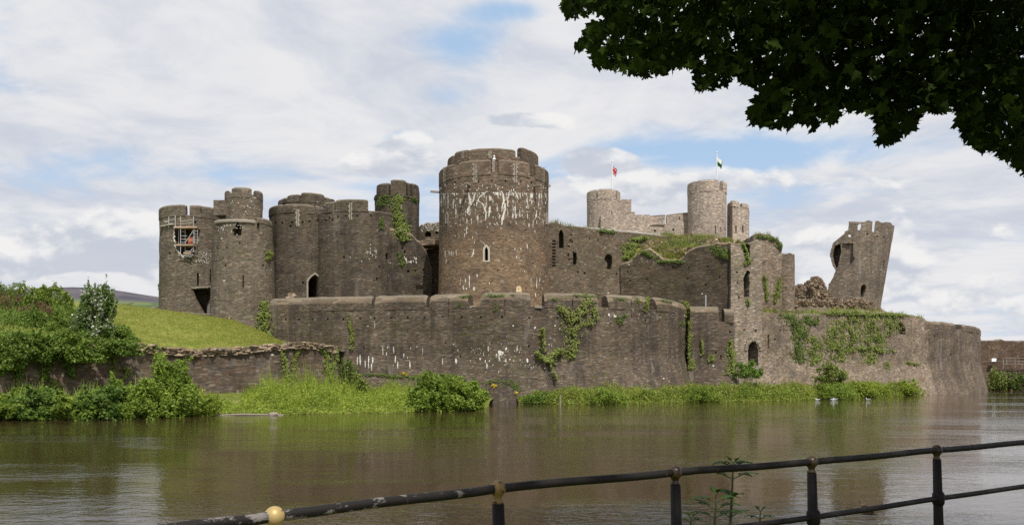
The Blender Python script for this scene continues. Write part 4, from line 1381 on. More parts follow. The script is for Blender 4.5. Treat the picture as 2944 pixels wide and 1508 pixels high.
root = thing('turret', 'tall tan square turret with a long dark slit and an arched door at its foot', 'tower', (X(2150, 106), 106, 0.5))
TI = root
d = MB()
pl_ = [(X(2101, 103.6), 103.6), (X(2191, 104.4), 104.4), (X(2191, 104.4) + .9, 112.5), (X(2101, 103.6) - .6, 112.0)]
P = resample(pl_ + [pl_[0]], 0.55)[:-1]
topy = lambda x: float(np.interp((x / 103.9 * F + CX), [2095, 2115, 2130, 2145, 2160, 2195], [700, 697, 690, 700, 694, 690]))
d.solid(P, 0.0, [Z(topy(p_[0]), 104) + 0.25 * nz(p_[0] * 2, p_[1] * 2) for p_ in P], 26, 0.09, lambda z: 0.5 * max(0, (4 - z) / 4), 0, 1, 0.3)
SURF.append(d)
d.cut(ragged([zt_(300, 1080), zt_(375, 1080), zt_(372, 970), zt_(385, 880), zt_(375, 800), zt_(388, 720), zt_(355, 690), zt_(318, 745), zt_(292, 800), zt_(302, 900)], .9, 3), 2.2)
d.cut(ragged([zt_(305, 500), zt_(400, 620), zt_(385, 560), zt_(388, 440), zt_(385, 330), zt_(350, 300), zt_(275, 300), zt_(285, 390)], .8, 2), 1.8)
dd = ragged(arch(z6(236, 0)[0], z6(308, 0)[0], z6(0, 884)[1], z6(0, 1060)[1], .4), .9, 2)
d.cut(dd, 2.6)
holes(d, [zt_(195, 720), zt_(200, 870), zt_(222, 1085), z6(175, 765), z6(210, 820), z6(290, 825)], 4.5)
d.build('wall', [S_TAN, S_COPE], root)
arl = MB()
for k in range(11):
    a = math.pi * (0.08 + 0.84 * k / 10)
    q = z6(272 - 52 * math.cos(a), 975 - 92 * math.sin(a) ** 0.8)
    h = d.hit(q[0], q[1])
    if h: arl.box(h[0] + h[1] * -0.02, 0.34, 0.3, 0.5, math.atan2(h[1].x, -h[1].y), 0.05)
arl.build('door_arch', S_TAN, root)
e = MB()
pl_ = [(X(2165, 107.0), 107.0), (X(2249, 107.6), 107.6), (X(2249, 107.6) + 1.0, 115.5), (X(2160, 107) + .2, 115)]
P = resample(pl_ + [pl_[0]], 0.55)[:-1]
topy2 = lambda x: float(np.interp((x / 107.6 * F + CX), [2140, 2152, 2170, 2190, 2215, 2232, 2245, 2252], [700, 682, 673, 671, 677, 686, 694, 702]))
e.solid(P, 9.0, [Z(topy2(p_[0]), 108) + 0.2 * nz(p_[0] * 2, p_[1] * 2, 4) for p_ in P], 18, 0.09, None, 0, 1, 0.3)
SURF.append(e)
e.build('side_wall', [S_EAST, S_COPE], root)
ex, ey, er = drum_of(2225, 2284, 119.0)
root = thing('turret', 'short round-edged brown turret behind the tan one', 'tower', (ex, ey, 9.0))
d = MB()
d.solid(circle(ex, ey, er, n=36), 9.0, [Z(727, ey - er) + .25 * nz(i * .4) for i in range(36)], 14, 0.08, None, 0, 1, .35)
holes(d, [zt_(910, 945), zt_(1020, 955)], 4)
SURF.append(d)
d.build('wall', [S_EAST, S_COPE], root)

# ================================================================== pale eastern gatehouse far behind
YP = 168.0
px0 = 10.0
root = thing('far_gatehouse', 'pale grey far gatehouse of round towers with flagpoles above the hall wall', 'castle', (X(1880, YP), YP, px0))
PG = root


def far_drum(l, r, Yc, ytop_c, ytop_m, edges_px, name, coord=z5, tops=None):
    cx, cy, rr = drum_of(l, r, Yc)
    d = MB(); d.solid(circle(cx, cy, rr, n=44), px0, Z(ytop_c, cy - rr), 14, 0.07)
    A = lambda p_: ang(cx, cy, rr, coord(p_, 0)[0])
    ed = [(a if isinstance(a, tuple) else A(a), b if isinstance(b, tuple) else A(b)) for (a, b) in edges_px]
    ed = [((a[0] if isinstance(a, tuple) else a), (b[0] if isinstance(b, tuple) else b)) for a, b in ed]
    return d, cx, cy, rr, ed, Z(ytop_c, cy - rr), Z(ytop_m, cy - rr)


d, cx, cy, rr, ed, zc, zt = far_drum(1687, 1783, YP, 569, 542, [((-98,), 440), (452, 592), (606, (98,)), ((112,), (170,)), ((186,), (250,))], 'w')
d.cut(rect(z5(560, 0)[0], z5(566, 0)[0], z5(0, 475)[1], z5(0, 560)[1]), .8)
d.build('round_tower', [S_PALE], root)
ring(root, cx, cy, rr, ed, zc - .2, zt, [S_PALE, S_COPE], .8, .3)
P1 = Vector((cx, cy, zc))
s_ = MB(); s_.box(Vector((X(1789, YP), YP, (Z(579, YP) + px0) / 2)), 3.2, 4.0, Z(579, YP) - px0, 0, .05)
s_.box(Vector((X(1794, YP - 2.2), YP - 2.2, (Z(628, YP) + px0) / 2)), 9.6, 4.0, Z(628, YP) - px0, 0, .05)
s_.build('stair_block', S_PALE, root)
for (a, b, y0, y1, Y) in ((1800, 1826, 612, 607, YP - 3.5), (1835, 1912, 624, 616, YP - 3), (1917, 1985, 617, 609, YP - 2)):
    mb = MB()
    wall(mb, [(a, Y, y0), ((a + b) / 2, Y, (y0 + y1) / 2 - 1), (b, Y, y1 + (1 if b < 1900 else 0))], Z(646, Y), 1.0, 4, 0, .04, None, .3, .5, coping=1)
    if a == 1917: mb.cut(rect(z5(1084, 0)[0], z5(1091, 0)[0], z5(0, 520)[1], z5(0, 545)[1]), 2)
    mb.build('merlon', [S_PALE, S_COPE], root)
mb = MB(); wall(mb, [(1760, YP - 3.0, 652), (1900, YP - 2.8, 643), (1990, YP - 2, 641)], px0, 1.6, 8, 0, .05, None, .1, .8)
for (x, y) in ((815, 635), (897, 628), (1040, 620)):
    mb.cut(rect(z5(x, 0)[0] - 3, z5(x, 0)[0] + 3, z5(0, y)[1] - 3, z5(0, y)[1] + 3), 1.0)
mb.build('curtain', [S_PALE, S_COPE], root)
d, cx, cy, rr, ed, zc, zt = far_drum(1977, 2088, YP - 3, 546, 515, [((-98,), 1211), (1218, 1394), (1424, (98,)), ((112,), (170,)), ((186,), (250,))], 'e')
for (x, a, b) in ((1365, 585, 650), (1408, 600, 640), (1440, 610, 650), (1205, 590, 610)):
    d.cut(rect(z5(x, 0)[0] - 1.3, z5(x, 0)[0] + 1.3, z5(0, a)[1], z5(0, b)[1]), .9)
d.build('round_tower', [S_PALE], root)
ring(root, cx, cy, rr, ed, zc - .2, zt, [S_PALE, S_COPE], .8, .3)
P2 = Vector((cx, cy, zc))
d = MB()
pl_ = [(X(2090, YP - 1), YP - 1), (X(2106, YP - 4), YP - 4), (X(2152, YP - 2), YP - 2), (X(2154, YP + 6), YP + 6), (X(2090, YP + 6), YP + 6)]
P = resample(pl_ + [pl_[0]], 1.2)[:-1]
d.solid(P, px0, Z(595, YP - 3), 12, .06)
for x in (1525, 1578):
    d.cut(arch(z5(x, 0)[0] - 2.2, z5(x, 0)[0] + 2.2, z5(0, 582)[1], z5(0, 645)[1], .25), .6)
d.cut(rect(z5(1469, 0)[0] - 1, z5(1469, 0)[0] + 1.5, z5(0, 510)[1], z5(0, 590)[1]), .8)
d.build('square_turret', [S_PALE], root)
for (pa, pb) in (((2091, YP - 1.2), (2106, YP - 4.03)), ((2106, YP - 4.03), (2126, YP - 3.2)), ((2134, YP - 2.8), (2152, YP - 2.03)), ((2152, YP - 2), (2154, YP + 6))):
    a, b = (X(*pa), pa[1]), (X(*pb), pb[1])
    merlon(resample([a, b], .6), Z(596, YP - 3), Z(578 if pa[0] < 2130 else 582, YP - 3), .7, .3).build('merlon', [S_PALE, S_COPE], root)

# flagpoles
for (P_, xt, yt, fl, mat, lab) in ((P1, 565, 95, (115, 210, 34), FLAGR, 'white flagpole with a slack red flag on the left far tower'), (P2, 1376, 27, (50, 146, 42), FLAGG, 'tall white flagpole with a slack green and white flag on the right far tower')):
    Y = P_.y - 1.0
    top = W(*z5(xt, yt), Y)
    fp = thing('flagpole', lab, 'flagpole', (top.x, Y, P_.z), 'flagpoles on the far gatehouse')
    q = MB(); q.tube([(top.x, Y, P_.z - .1), top], [0.14, 0.09], 8); q.build('pole', WHITE, fp)
    q = MB(); q.lathe(top, [(0.05, 0), (.15, .08), (.15, .2), (.03, .28)], 10); q.build('finial', WHITE, fp, True)
    za, zb_, wd = W(*z5(xt, fl[0]), Y).z, W(*z5(xt, fl[1]), Y).z, fl[2] * .3712 / F * Y
    NU, NV = 14, 12
    V, uv = [], []
    for i in range(NU + 1):
        for j in range(NV + 1):
            a, b = i / NU, j / NV
            x = a * wd * (0.78 + .22 * b)
            droop = (a ** 0.8) * (za - zb_) * 0.42
            hgt = (za - zb_) * 0.62
            V.append((top.x + .1 + x, Y + 0.28 * math.sin(a * 9 + b * 1.5) * a + .1, za - droop - (1 - b) * hgt - .10 * math.sin(a * 6)))
            uv.append((a, b))
    me = bpy.data.meshes.new('flag')
    Fc = [(i * (NV + 1) + j, (i + 1) * (NV + 1) + j, (i + 1) * (NV + 1) + j + 1, i * (NV + 1) + j + 1) for i in range(NU) for j in range(NV)]
    me.from_pydata(V, [], Fc)
    ul = me.uv_layers.new(name='uv')
    for lp in me.loops: ul.data[lp.index].uv = uv[lp.vertex_index]
    link_mesh('flag', me, mat, fp)


# ================================================================== leaning tower and ruins round it
def zl(x, y): return (2350 + x * .21216, 620 + y * .21216)


YL = 170.0
root = thing('leaning_tower', 'leaning ruined tower with a broken left side, on the right of the castle', 'tower', (X(2449, YL), YL, 9.0))
d = MB()
bx, by = X(2436, YL), YL
rr = 92 / F * YL
lean = (40 / F * YL) / (230 / F * YL)
d.solid(circle(bx, by, rr, rr * .75, n=56), 9.0, Z(634, YL - 3) + 1.0, 24, 0.08)
d.v = [(x + (z - Z(880, YL)) * lean, y, z + (0.3 * nz(x, y) if z > Z(640, YL) else 0)) for (x, y, z) in d.v]
d._b = None
base = MB(); base.v, base.f, base.mi = list(d.v), list(d.f), list(d.mi)
out_l = [zl(427, 78), zl(413, 190), zl(372, 215), zl(365, 240), zl(215, 365), zl(185, 450), zl(168, 540), zl(185, 590), zl(205, 680), zl(245, 735), zl(215, 830), zl(150, 930), zl(145, 985), zl(105, 1105), zl(60, 1180)]
lft = ragged(out_l, 0.8, 3)[:-3]
tpl = ragged([zl(427, 78), zl(640, 84), zl(655, 66), zl(700, 62), zl(748, 78), zl(742, 210), zl(762, 220), zl(785, 70), zl(820, 66), zl(880, 96), zl(930, 84), zl(990, 92), zl(1018, 122), zl(1024, 140)], .5, 2)[:-2]
d.cut([(2290, 885)] + lft[::-1] + tpl[1:] + [(2640, 650), (2640, 540), (2290, 540)], 40, ref=zl(600, 640), rays=(YL - 14, YL + 14))
d.cut(ragged([zl(548, 200), zl(575, 190), zl(592, 150), zl(590, 112), zl(568, 112), zl(548, 130)], .4, 2), 30, ref=zl(600, 640), rays=(YL - 14, YL + 14))
d.cut(ragged([zl(420, 285), zl(452, 285), zl(452, 260), zl(420, 258)], .3, 1), 30, ref=zl(600, 640), rays=(YL - 14, YL + 14))
# the broken hollow at the left, the shallow break beside it, door, loops
d.cut(ragged([zl(225, 400), zl(310, 372), zl(322, 480), zl(300, 600), zl(282, 690), zl(255, 712), zl(218, 650), zl(196, 540)], .6, 3), 3.2, ref=zl(300, 560))
d.cut(ragged([zl(336, 375), zl(490, 365), zl(482, 500), zl(505, 590), zl(470, 640), zl(440, 672), zl(318, 684), zl(328, 600)], .6, 3), .7, ref=zl(420, 560))
d.cut(ragged([zl(585, 1095), zl(628, 1098), zl(662, 970), zl(655, 935), zl(622, 930), zl(595, 950), zl(588, 1000)], .4, 2), 2.2)
d.cut([zl(884, 712), zl(904, 712), zl(916, 600), zl(896, 600)], .8)
holes(d, [zl(678, 248), zl(812, 278), zl(905, 290), zl(428, 395)][:3], 4.5)
d.keep = .3
d.build('wall', [S_LEAN], root)
LT = root

# rubble heap and low broken walls
root = thing('ruin', 'jagged rubble heap of pale stone left of the leaning tower', 'ruin', (X(2330, 150), 150, 10))
d = MB()
wall(d, [(2275, 152, 822), (2300, 151, 818), (2318, 150.5, 806), (2335, 150, 796), (2345, 150, 792), (2352, 150, 790), (2362, 150, 799), (2366, 150, 800), (2380, 150.5, 826), (2400, 151, 850)], 9, 2.5, 14, .9, .35, None, .4, .5, block=.3, coping=0)
d.cut(arch(z6(622, 0)[0], z6(648, 0)[0], z6(0, 520)[1], z6(0, 572)[1], .4), 1.5)
SURF.append(d)
stones_on(root, d, [(2300, 830, 40, 20), (2340, 815, 30, 30), (2360, 825, 36, 30), (2330, 840, 70, 20), (2385, 840, 20, 20), (2350, 797, 16, 8)], 1100, .27, RUBBLE)
d.build('rubble', [RUBBLE, RUBBLE], root)
root = thing('ruined_wall', 'low crumbled wall at the foot of the leaning tower', 'wall', (X(2400, 140), 140, 10))
d = MB()
wall(d, [(2240, 140, 862), (2290, 140, 858), (2340, 141, 860), (2380, 141, 866), (2420, 142, 860), (2470, 143, 858), (2500, 143, 870), (2515, 143, 888), (2550, 143, 893)], 9, 2.5, 8, .8, .2, None, .3, .5, block=.3, coping=1)
SURF.append(d)
stones_on(root, d, [(2400, 866, 90, 12), (2300, 866, 60, 10), (2480, 868, 50, 14), (2540, 885, 24, 8)], 800, .26, RUBBLE)
d.build('wall', [S_EAST, RUBBLE], root)


# ================================================================== outer curtain wall
def z7(x, y): return (700 + x * .31056, 820 + y * .31056)
def z8(x, y): return (1400 + x * .31056, 820 + y * .31056)


def batt(z): return 1.5 * max(0.0, (5.5 - z) / 5.5) ** 1.3


OK_ = [(768, 98.6), (900, 96.8), (1041, 95.4), (1225, 93.8), (1400, 91.6), (1537, 91.4), (1720, 92.9), (1863, 95.9), (1930, 98.8), (1966, 101.8), (1982, 105.5)]
zw = 12.2
root = thing('curtain_wall', 'long dark curved outer curtain wall rising from the lake in front of the towers', 'wall', (X(1400, 92), 93, 0))
OW = root
zfl = 10.65
kn = [(p_, Y, HY - (zfl - 3) * F / Y) for (p_, Y) in OK_]
d = MB()
wall(d, kn, -1.0, 2.2, 22, 0, 0.06, batt, 0.05, 0.6, True)
SURF.append(d)
OWM = d
hl = [(255, 313), (390, 311), (515, 313), (640, 312), (780, 311), (925, 311), (1080, 306), (1215, 304), (1365, 302), (1520, 299), (1675, 296), (1843, 293), (2020, 291), (2197, 292), (2393, 292)]
holes(d, [z7(*p_) for p_ in hl], 5, .7)
holes(d, [z8(*p_) for p_ in ((392, 298), (652, 300), (45, 525), (388, 560), (925, 300), (1465, 322))], 5, .7)
holes(d, [z7(*p_) for p_ in ((1115, 572), (1870, 530), (2300, 520), (2008, 655))], 5, .6)
d.cut(rect(z8(1738, 0)[0], z8(1745, 0)[0], z8(0, 560)[1], z8(0, 690)[1]), .5)
for (x, a, b) in ((2420, 200, 280), (1898, 200, 290)): d.cut(rect(z7(x, 0)[0] - .9, z7(x, 0)[0] + .9, z7(0, a)[1] + 6, z7(0, b)[1]), 1.0)
for (x, a, b) in ((1338, 210, 300),): d.cut(rect(z8(x, 0)[0] - .9, z8(x, 0)[0] + .9, z8(0, a)[1] + 6, z8(0, b)[1]), 1.0)
for (x, a, b, wd) in ((1057, 660, 732, 7), (1080, 640, 735, 9), (1127, 690, 760, 6), (1160, 650, 765, 8), (1196, 660, 720, 12), (1185, 720, 790, 7), (1290, 572, 645, 6), (1325, 615, 650, 6), (1335, 560, 580, 5), (1390, 565, 630, 8), (1408, 650, 712, 8), (1430, 700, 768, 7), (1485, 630, 672, 6), (1520, 660, 675, 6), (1540, 700, 770, 8),
                    (1550, 575, 590, 6), (1968, 678, 725, 12), (1985, 588, 610, 5), (2265, 560, 608, 6), (2365, 640, 697, 6), (2375, 605, 640, 22), (2400, 610, 640, 14), (2345, 630, 650, 10), (2190, 670, 690, 9), (2240, 690, 715, 8), (2255, 720, 770, 8), (2222, 620, 650, 4), (1845, 670, 735, 4), (1943, 540, 550, 9), (1660, 580, 640, 3), (2430, 575, 600, 10), (2500, 365, 380, 8), (2128, 380, 386, 9), (1215, 330, 400, 3), (2532, 560, 610, 5)):
    d.stroke([z7(x, a), z7(x + random.uniform(-3, 3), b)], wd * .31)
for (x, a, b, wd) in ((12, 560, 610, 7), (120, 600, 650, 26), (115, 660, 695, 8), (180, 570, 595, 10), (175, 680, 715, 12), (375, 675, 712, 12), (445, 380, 402, 12), (575, 535, 560, 6), (1130, 258, 285, 12), (1185, 272, 294, 22), (630, 365, 380, 10), (210, 680, 690, 14), (675, 395, 408, 8), (240, 365, 380, 6), (600, 545, 570, 4), (450, 100, 122, 10), (310, 560, 600, 5), (280, 560, 600, 4)):
    d.stroke([z8(x, a), z8(x + random.uniform(-3, 3), b)], wd * .31)
for _ in range(70):
    x, y = random.gauss(960, 130), random.gauss(820, 45)
    d.stroke([z8(x - 6, y), z8(x + random.uniform(2, 12), y + random.uniform(-2, 3))], random.uniform(1.0, 2.4))
for _ in range(60):
    x, y = random.uniform(1020, 1780), random.gauss(285, 18)
    d.stroke([z8(x - 3, y), z8(x + random.uniform(-2, 10), y + random.uniform(0, 8))], random.uniform(.8, 2.2))
for _ in range(90):
    x, y = random.uniform(2100, 2900), random.gauss(640, 85)
    d.stroke([z7(x, y), z7(x + random.uniform(-2, 2), y + random.uniform(3, 16))], random.uniform(.7, 1.8))
for _ in range(110):
    x, y = random.uniform(1900, 2900), random.gauss(840, 70)
    d.stroke([z7(x, y), z7(x + random.uniform(2, 12), y + random.uniform(-2, 4))], random.uniform(.7, 2.0))
d.build('wall', [S_OUTER, LIME], root)
# parapet lengths between the crenels
K = resample([(X(p_, Y), Y) for (p_, Y) in OK_], 0.4, True)
for (a, b) in ((769, 1074), (1077, 1226.5), (1230.5, 1352), (1374, 1536), (1559, 1728), (1747, 1868), (1882, 1982)):
    seg = [k for k in K if a <= k[0] / k[1] * F + CX <= b]
    if len(seg) < 3: continue
    mb = MB()
    n_ = len(seg)

    def prof(i):
        e_ = .18 if i in (0, n_ - 1) else 0
        zt1 = zw - e_ * .8 + .07 * nz(seg[i][0] * .6, 5) - max(0, (seg[i][1] - 97.5) * 0.045 if seg[i][0] > 5 else 0)
        return [(.03 + .05 * nz(seg[i][0], 3), zfl - .15), (.03, (zfl + zt1 - .8) / 2), (.03, zt1 - .85), (-.06 - e_ * .3, zt1 - .6), (-.22 - e_ * .3, zt1 - .3), (-.5, zt1 - .08), (-.8, zt1), (-1.5, zt1 - .15), (-1.6, zt1 - .6), (-1.6, zfl - .15)]
    mb.sweep(seg, prof, 0, [0, 0, 1, 1, 1, 1, 1, 0, 0, 0])
    for sx in [z7(x, 0)[0] for x in (2420, 1898)] + [z8(1338, 0)[0], z8(790, 0)[0]]:
        if a < sx - 4 and b > sx + 4:
            mb.cut(rect(sx - 1.0, sx + 1.0, 858, 880), 1.0)
    SURF.append(mb)
    mb.build('parapet', [S_OUTER, S_COPE], root)
# pale jambs in two crenels
for (x0, x1) in ((1353.5, 1372.5), (1538.5, 1556.5)):
    q = MB(); Y = float(np.interp(x0, [p_ for p_, _ in OK_], [Y for _, Y in OK_]))
    P = W((x0 + x1) / 2, 882, Y + .5)
    q.box(P + Vector((0, 0, -.05)), (x1 - x0) / F * Y + .1, 1.3, 0.22, 0, .02)
    q.build('crenel_sill', DRESS, root)

# stepped-down length to the tan turret
root = thing('curtain_wall', 'lower stretch of curtain wall between the long wall and the tan turret', 'wall', (X(2040, 100), 101, 0))
d = MB()
zl_ = 9.6
wall(d, [(1978, 102.0, HY - (zl_ - 3) * F / 102.0), (2040, 101.6, HY - (zl_ - 3) * F / 101.6), (2112, 102.2, HY - (zl_ - 3) * F / 102.2)], -.5, 2.0, 18, 0, .06, batt, .05, .5)
SURF.append(d)
d.cut(rect(z8(2160, 0)[0], z8(2172, 0)[0], z8(0, 640)[1], z8(0, 680)[1]), .5)
holes(d, [z8(2250, 430), z8(2120, 620)], 6, .5)
d.build('wall', [S_OUTER, LIME], root)
for (a, b, yt) in ((1984, 2066, 879), (2083, 2110, 886)):
    seg = resample([(X(a, 102), 102.0), (X(b, 102), 102.0)], .5)
    mb = MB()
    zt1 = Z(yt, 102) 
    mb.sweep(seg, lambda i: [(.03, zl_ - .1), (.03, zt1 - .75), (-.1, zt1 - .45), (-.35, zt1 - .12), (-.7, zt1), (-1.4, zt1), (-1.4, zl_ - .1)], 0, [0, 1, 1, 1, 1, 0, 0])
    SURF.append(mb)
    mb.build('parapet', [S_OUTER, S_COPE], root)

# ================================================================== eastern wall and bastion
root = thing('curtain_wall', 'ivy-hung tan outer wall running right from the tan turret', 'wall', (X(2420, 118), 118, 0))
d = MB()
kn = [(2182, 104.8, 893), (2225, 106.8, 897), (2262, 109, 899), (2300, 111, 901), (2360, 114.5, 898), (2406, 117.5, 893), (2440, 119.5, 889), (2500, 123, 893), (2550, 126, 897), (2601, 129, 901), (2640, 131.5, 909), (2668, 133.4, 920)]
wall(d, kn, -.5, 3.0, 22, .35, .08, batt, .3, .5, False, 2.0, block=.15, coping=1)
SURF.append(d)
d.cut(ragged([z6(1252, 795), z6(1275, 850), z6(1303, 850), z6(1305, 820), z6(1288, 780), z6(1268, 762), z6(1252, 768)], 1.0, 3), 5)
d.cut(rect(z6(370, 0)[0], z6(380, 0)[0], z6(0, 850)[1], z6(0, 945)[1]), .6)
holes(d, [z6(1075, 868), z6(760, 905), z6(905, 960), z6(1495, 1100), z6(640, 760), z6(480, 820), z6(420, 880), z6(700, 1000), z6(800, 830)], 4.5)
d.build('wall', [S_EAST, S_COPE], root)
root = thing('bastion', 'rounded bastion with battered foot at the right end of the outer wall', 'wall', (X(2740, 142), 145, 0))
d = MB()
bk_ = [(2655, 132.6), (2700, 135.6), (2748, 139.6), (2775, 142.6), (2798, 146), (2812, 150), (2819, 155), (2817, 161), (2800, 167)]
wall(d, [(p_, Y, HY - 7.75 * F / Y) for (p_, Y) in bk_], -.8, 3.0, 22, .05, .08, lambda z: 1.25 * max(0, (5.2 - z) / 5.2) ** 1.1 if z < 5.2 else 0, .1, .6, True)
SURF.append(d)
holes(d, [z6(1500, 860), z6(1385, 800), z6(1610, 985), z6(1575, 880)], 4)
d.build('wall', [S_BAST, S_COPE], root)
K = resample([(X(p_, Y), Y) for (p_, Y) in bk_], .5, True)
for (a, b, yo) in ((2657, 2747, 0), (2763, 2840, -.1)):
    seg = [k for k in K if a <= k[0] / k[1] * F + CX <= b] if b < 2800 else [k for k in K if k[0] / k[1] * F + CX >= a]
    mb = MB()
    mb.sweep(seg, lambda i: [(.04, 10.6), (.04, 11.35), (-.1, 11.65 + .1 * nz(seg[i][0], seg[i][1])), (-.5, 11.85 + yo + .15 * nz(seg[i][0], seg[i][1])), (-1.2, 11.8), (-1.3, 10.6)], 0, [0, 1, 1, 1, 0, 0])
    SURF.append(mb)
    mb.build('parapet', [S_BAST, S_COPE], root)

# ================================================================== low wall in front of the grass slope
LK = [(-1500, 60, 1030), (-260, 60, 1030), (-100, 64, 1022), (0, 66, 1014), (120, 68.5, 1004), (273, 71, 996), (330, 72.5, 994), (393, 74, 992), (465, 76, 1000), (534, 77.5, 1007), (600, 79, 1005), (676, 80.5, 1002), (763, 82.2, 994), (800, 83, 990), (849, 84.5, 986), (899, 86, 989), (951, 87.6, 996), (973, 88.3, 1003)]
root = thing('low_wall', 'low rough stone wall with a pale crumbled top below the grass slope', 'wall', (X(500, 77), 77, 0))
d = MB()
wall(d, LK, -.5, 1.6, 14, .28, .10, lambda z: .35 * max(0, (4 - z) / 4), .25, .4, False, 5.0, block=.12, coping=1)
SURF.append(d)
d.build('wall', [S_LOW, S_LOWTOP], root)
cb = MB()
for (px, Y, yt) in resample([(a, Y, y) for (a, Y, y) in LK if a > 240], 0.5):
    pass
px = 262.0
while px < 972:
    Y = float(np.interp(px, [k[0] for k in LK], [k[1] for k in LK])); yt = float(np.interp(px, [k[0] for k in LK], [k[2] for k in LK]))
    P = W(px, yt, Y)
    for lay in range(5):
        L = random.uniform(.3, .9)
        cb.box(P + Vector((random.uniform(-.3, .3), random.uniform(-.06, .25), .10 - lay * .15 + random.uniform(-.05, .05))), L, random.uniform(.4, .7), random.uniform(.08, .17), random.uniform(-.25, .25), .03)
    px += random.uniform(9, 17)
cb.build('loose_stones', S_LOWTOP, root)

# ================================================================== far dam wall with walkway
root = thing('dam_wall', 'distant brown battlemented dam wall at the right edge', 'wall', (X(2900, 200), 200, 0))
d = MB()
wall(d, [(2770, 200, 978), (2860, 200, 977), (2880, 200, 978), (3100, 200, 978)], 0, 3, 12, .55, .12, None, .3, .8, False, 9.0, block=.35)
d.build('wall', [S_FAR, S_FAR], root)
d = MB()
wall(d, [(2790, 184, 1038), (2900, 184, 1037), (3100, 184, 1037)], -1, 14, 10, .1, .08, None, .1, .8)
d.build('lower_wall', [S_FAR, S_FAR], root)
hr = thing('handrail', 'pale grey metal railing along the far dam walkway', 'railing', (X(2910, 182.5), 182.5, Z(1052, 182.5)))


def zd(x, y): return (2750 + x * .15156, 950 + y * .15156)


for x in (885, 950, 1108, 1180, 1290, 1380, 1500):
    q = MB(); y1 = 700 if x in (885, 1108) else 630
    q.box((W(*zd(x, 515), 182.5) + W(*zd(x, y1), 182.5)) / 2, .16, .12, W(*zd(x, 515), 182.5).z - W(*zd(x, y1), 182.5).z, 0, 0); q.build('post', WOOD, hr)
for y in (518, 575, 632):
    q = MB(); q.tube([W(*zd(875 if y != 575 else 1110, y), 182.4), W(*zd(1600, y), 182.4)], .07, 6); q.build('rail', WOOD, hr)
bd = thing('information_board', 'small white tilted information board on the far dam', 'sign', (X(*[zd(710, 0)[0], 183]), 183, Z(zd(0, 575)[1], 183)))
q = MB()
a, b = W(*zd(655, 578), 182.9), W(*zd(765, 525), 182.9)
q.add([(a.x, 182.6, a.z), (b.x - .35, 182.6, a.z), (b.x, 183.1, b.z), (a.x + .3, 183.1, b.z), (a.x, 182.65, a.z - .08), (b.x - .35, 182.65, a.z - .08), (b.x, 183.15, b.z - .08), (a.x + .3, 183.15, b.z - .08)],
      [(0, 1, 2, 3), (7, 6, 5, 4), (0, 4, 5, 1), (1, 5, 6, 2), (2, 6, 7, 3), (3, 7, 4, 0)])
q.build('panel', WHITE, bd)
q = MB(); q.tube([((a.x + b.x) / 2, 182.95, a.z - .4), ((a.x + b.x) / 2, 182.95, (a.z + b.z) / 2 - .05)], .08, 6); q.build('post', WOOD, bd)

# ---- odd small stone things behind the parapet
root = MB()
P = W(839, 851, 101)
for lay in range(5):
    for k in range(6 - lay):
        root.box(P + Vector((random.uniform(-.62, .62) * (1 - lay * .13), random.uniform(-.4, .4), -.75 + lay * .26)), random.uniform(.3, .6), .5, .24, random.uniform(-.4, .4), .05)
for lay in range(8):
    root.box(P + Vector((0, .1, -1.2 - lay * .2)), 1.3, .9, .22, random.uniform(-.1, .1), .04)
tag(root.build('stone_stump', S_LOWTOP), 'pale broken stone stump showing over the curtain wall near the doorway', 'stone')
q = MB()
P = W(1492, 839, 92.6)
q.box(P + Vector((0, 0, .1)), .62, .5, .26, 0, .02); q.box(P + Vector((-.17, 0, .38)), .22, .4, .32, 0, .02); q.box(P + Vector((.14, 0, .38)), .26, .4, .30, 0, .02); q.box(P + Vector((-.02, 0, .55)), .4, .35, .2, 0, .02)
tag(q.build('carved_stone', plain('yellow_stone', (.62, .47, .30), .9, .2)), 'small yellow carved stone standing on the curtain wall by the great tower', 'stone')
q = MB(); a = W(2029, 884, 103.2); b = W(2029, 851, 103.2)
q.tube([a - Vector((0, 0, 1)), b], .08, 6)
q.tube([b, b + Vector((0, 0, .12))], [.12, .04], 6)
tag(q.build('metal_post', STEEL), 'thin pale post behind the lower curtain wall', 'post')


# ================================================================== water, ground, banks, hill
def strip(name, rows, mat, label=None, kind='structure', jit=0.0, smooth=True):
    """rows: equal-length lists of points, front to back"""
    n = len(rows[0])
    V = [p for r_ in rows for p in r_]
    if jit:
        V = [Vector((p[0], p[1], p[2] + jit * nz(p[0] * .4, p[1] * .4))) for p in V]
    Fc = [(j * n + i, j * n + i + 1, (j + 1) * n + i + 1, (j + 1) * n + i) for j in range(len(rows) - 1) for i in range(n - 1)]
    me = bpy.data.meshes.new(name)
    me.from_pydata([tuple(p) for p in V], [], Fc)
    if smooth: me.polygons.foreach_set('use_smooth', [True] * len(Fc))
    o = link_mesh(name, me, mat)
    if kind: o['kind'] = kind
    return o


def grid_rows(front, back, nrow, nx, fz=None):
    """front/back: polylines (x, y, z); evenly resampled and lofted"""
    def rs(Pl):
        Pl = [Vector(p) for p in Pl]
        L = [0]
        for a, b in zip(Pl[:-1], Pl[1:]): L.append(L[-1] + (b - a).length)
        out = []
        for i in range(nx + 1):
            t = L[-1] * i / nx
            k = max(j for j in range(len(L)) if L[j] <= t + 1e-6)
            k = min(k, len(Pl) - 2)
            out.append(Pl[k].lerp(Pl[k + 1], (t - L[k]) / max(1e-6, L[k + 1] - L[k])))
        return out
    A, B = rs(front), rs(back)
    rows = []
    for j in range(nrow + 1):
        t = j / nrow
        rows.append([a.lerp(b, t) + (Vector((0, 0, fz(t))) if fz else Vector()) for a, b in zip(A, B)])
    return rows


strip('lake_water', [[Vector((x, y, 0)) for x in np.linspace(-400, 400, 21)] for y in np.linspace(7, 400, 21)], WATER)
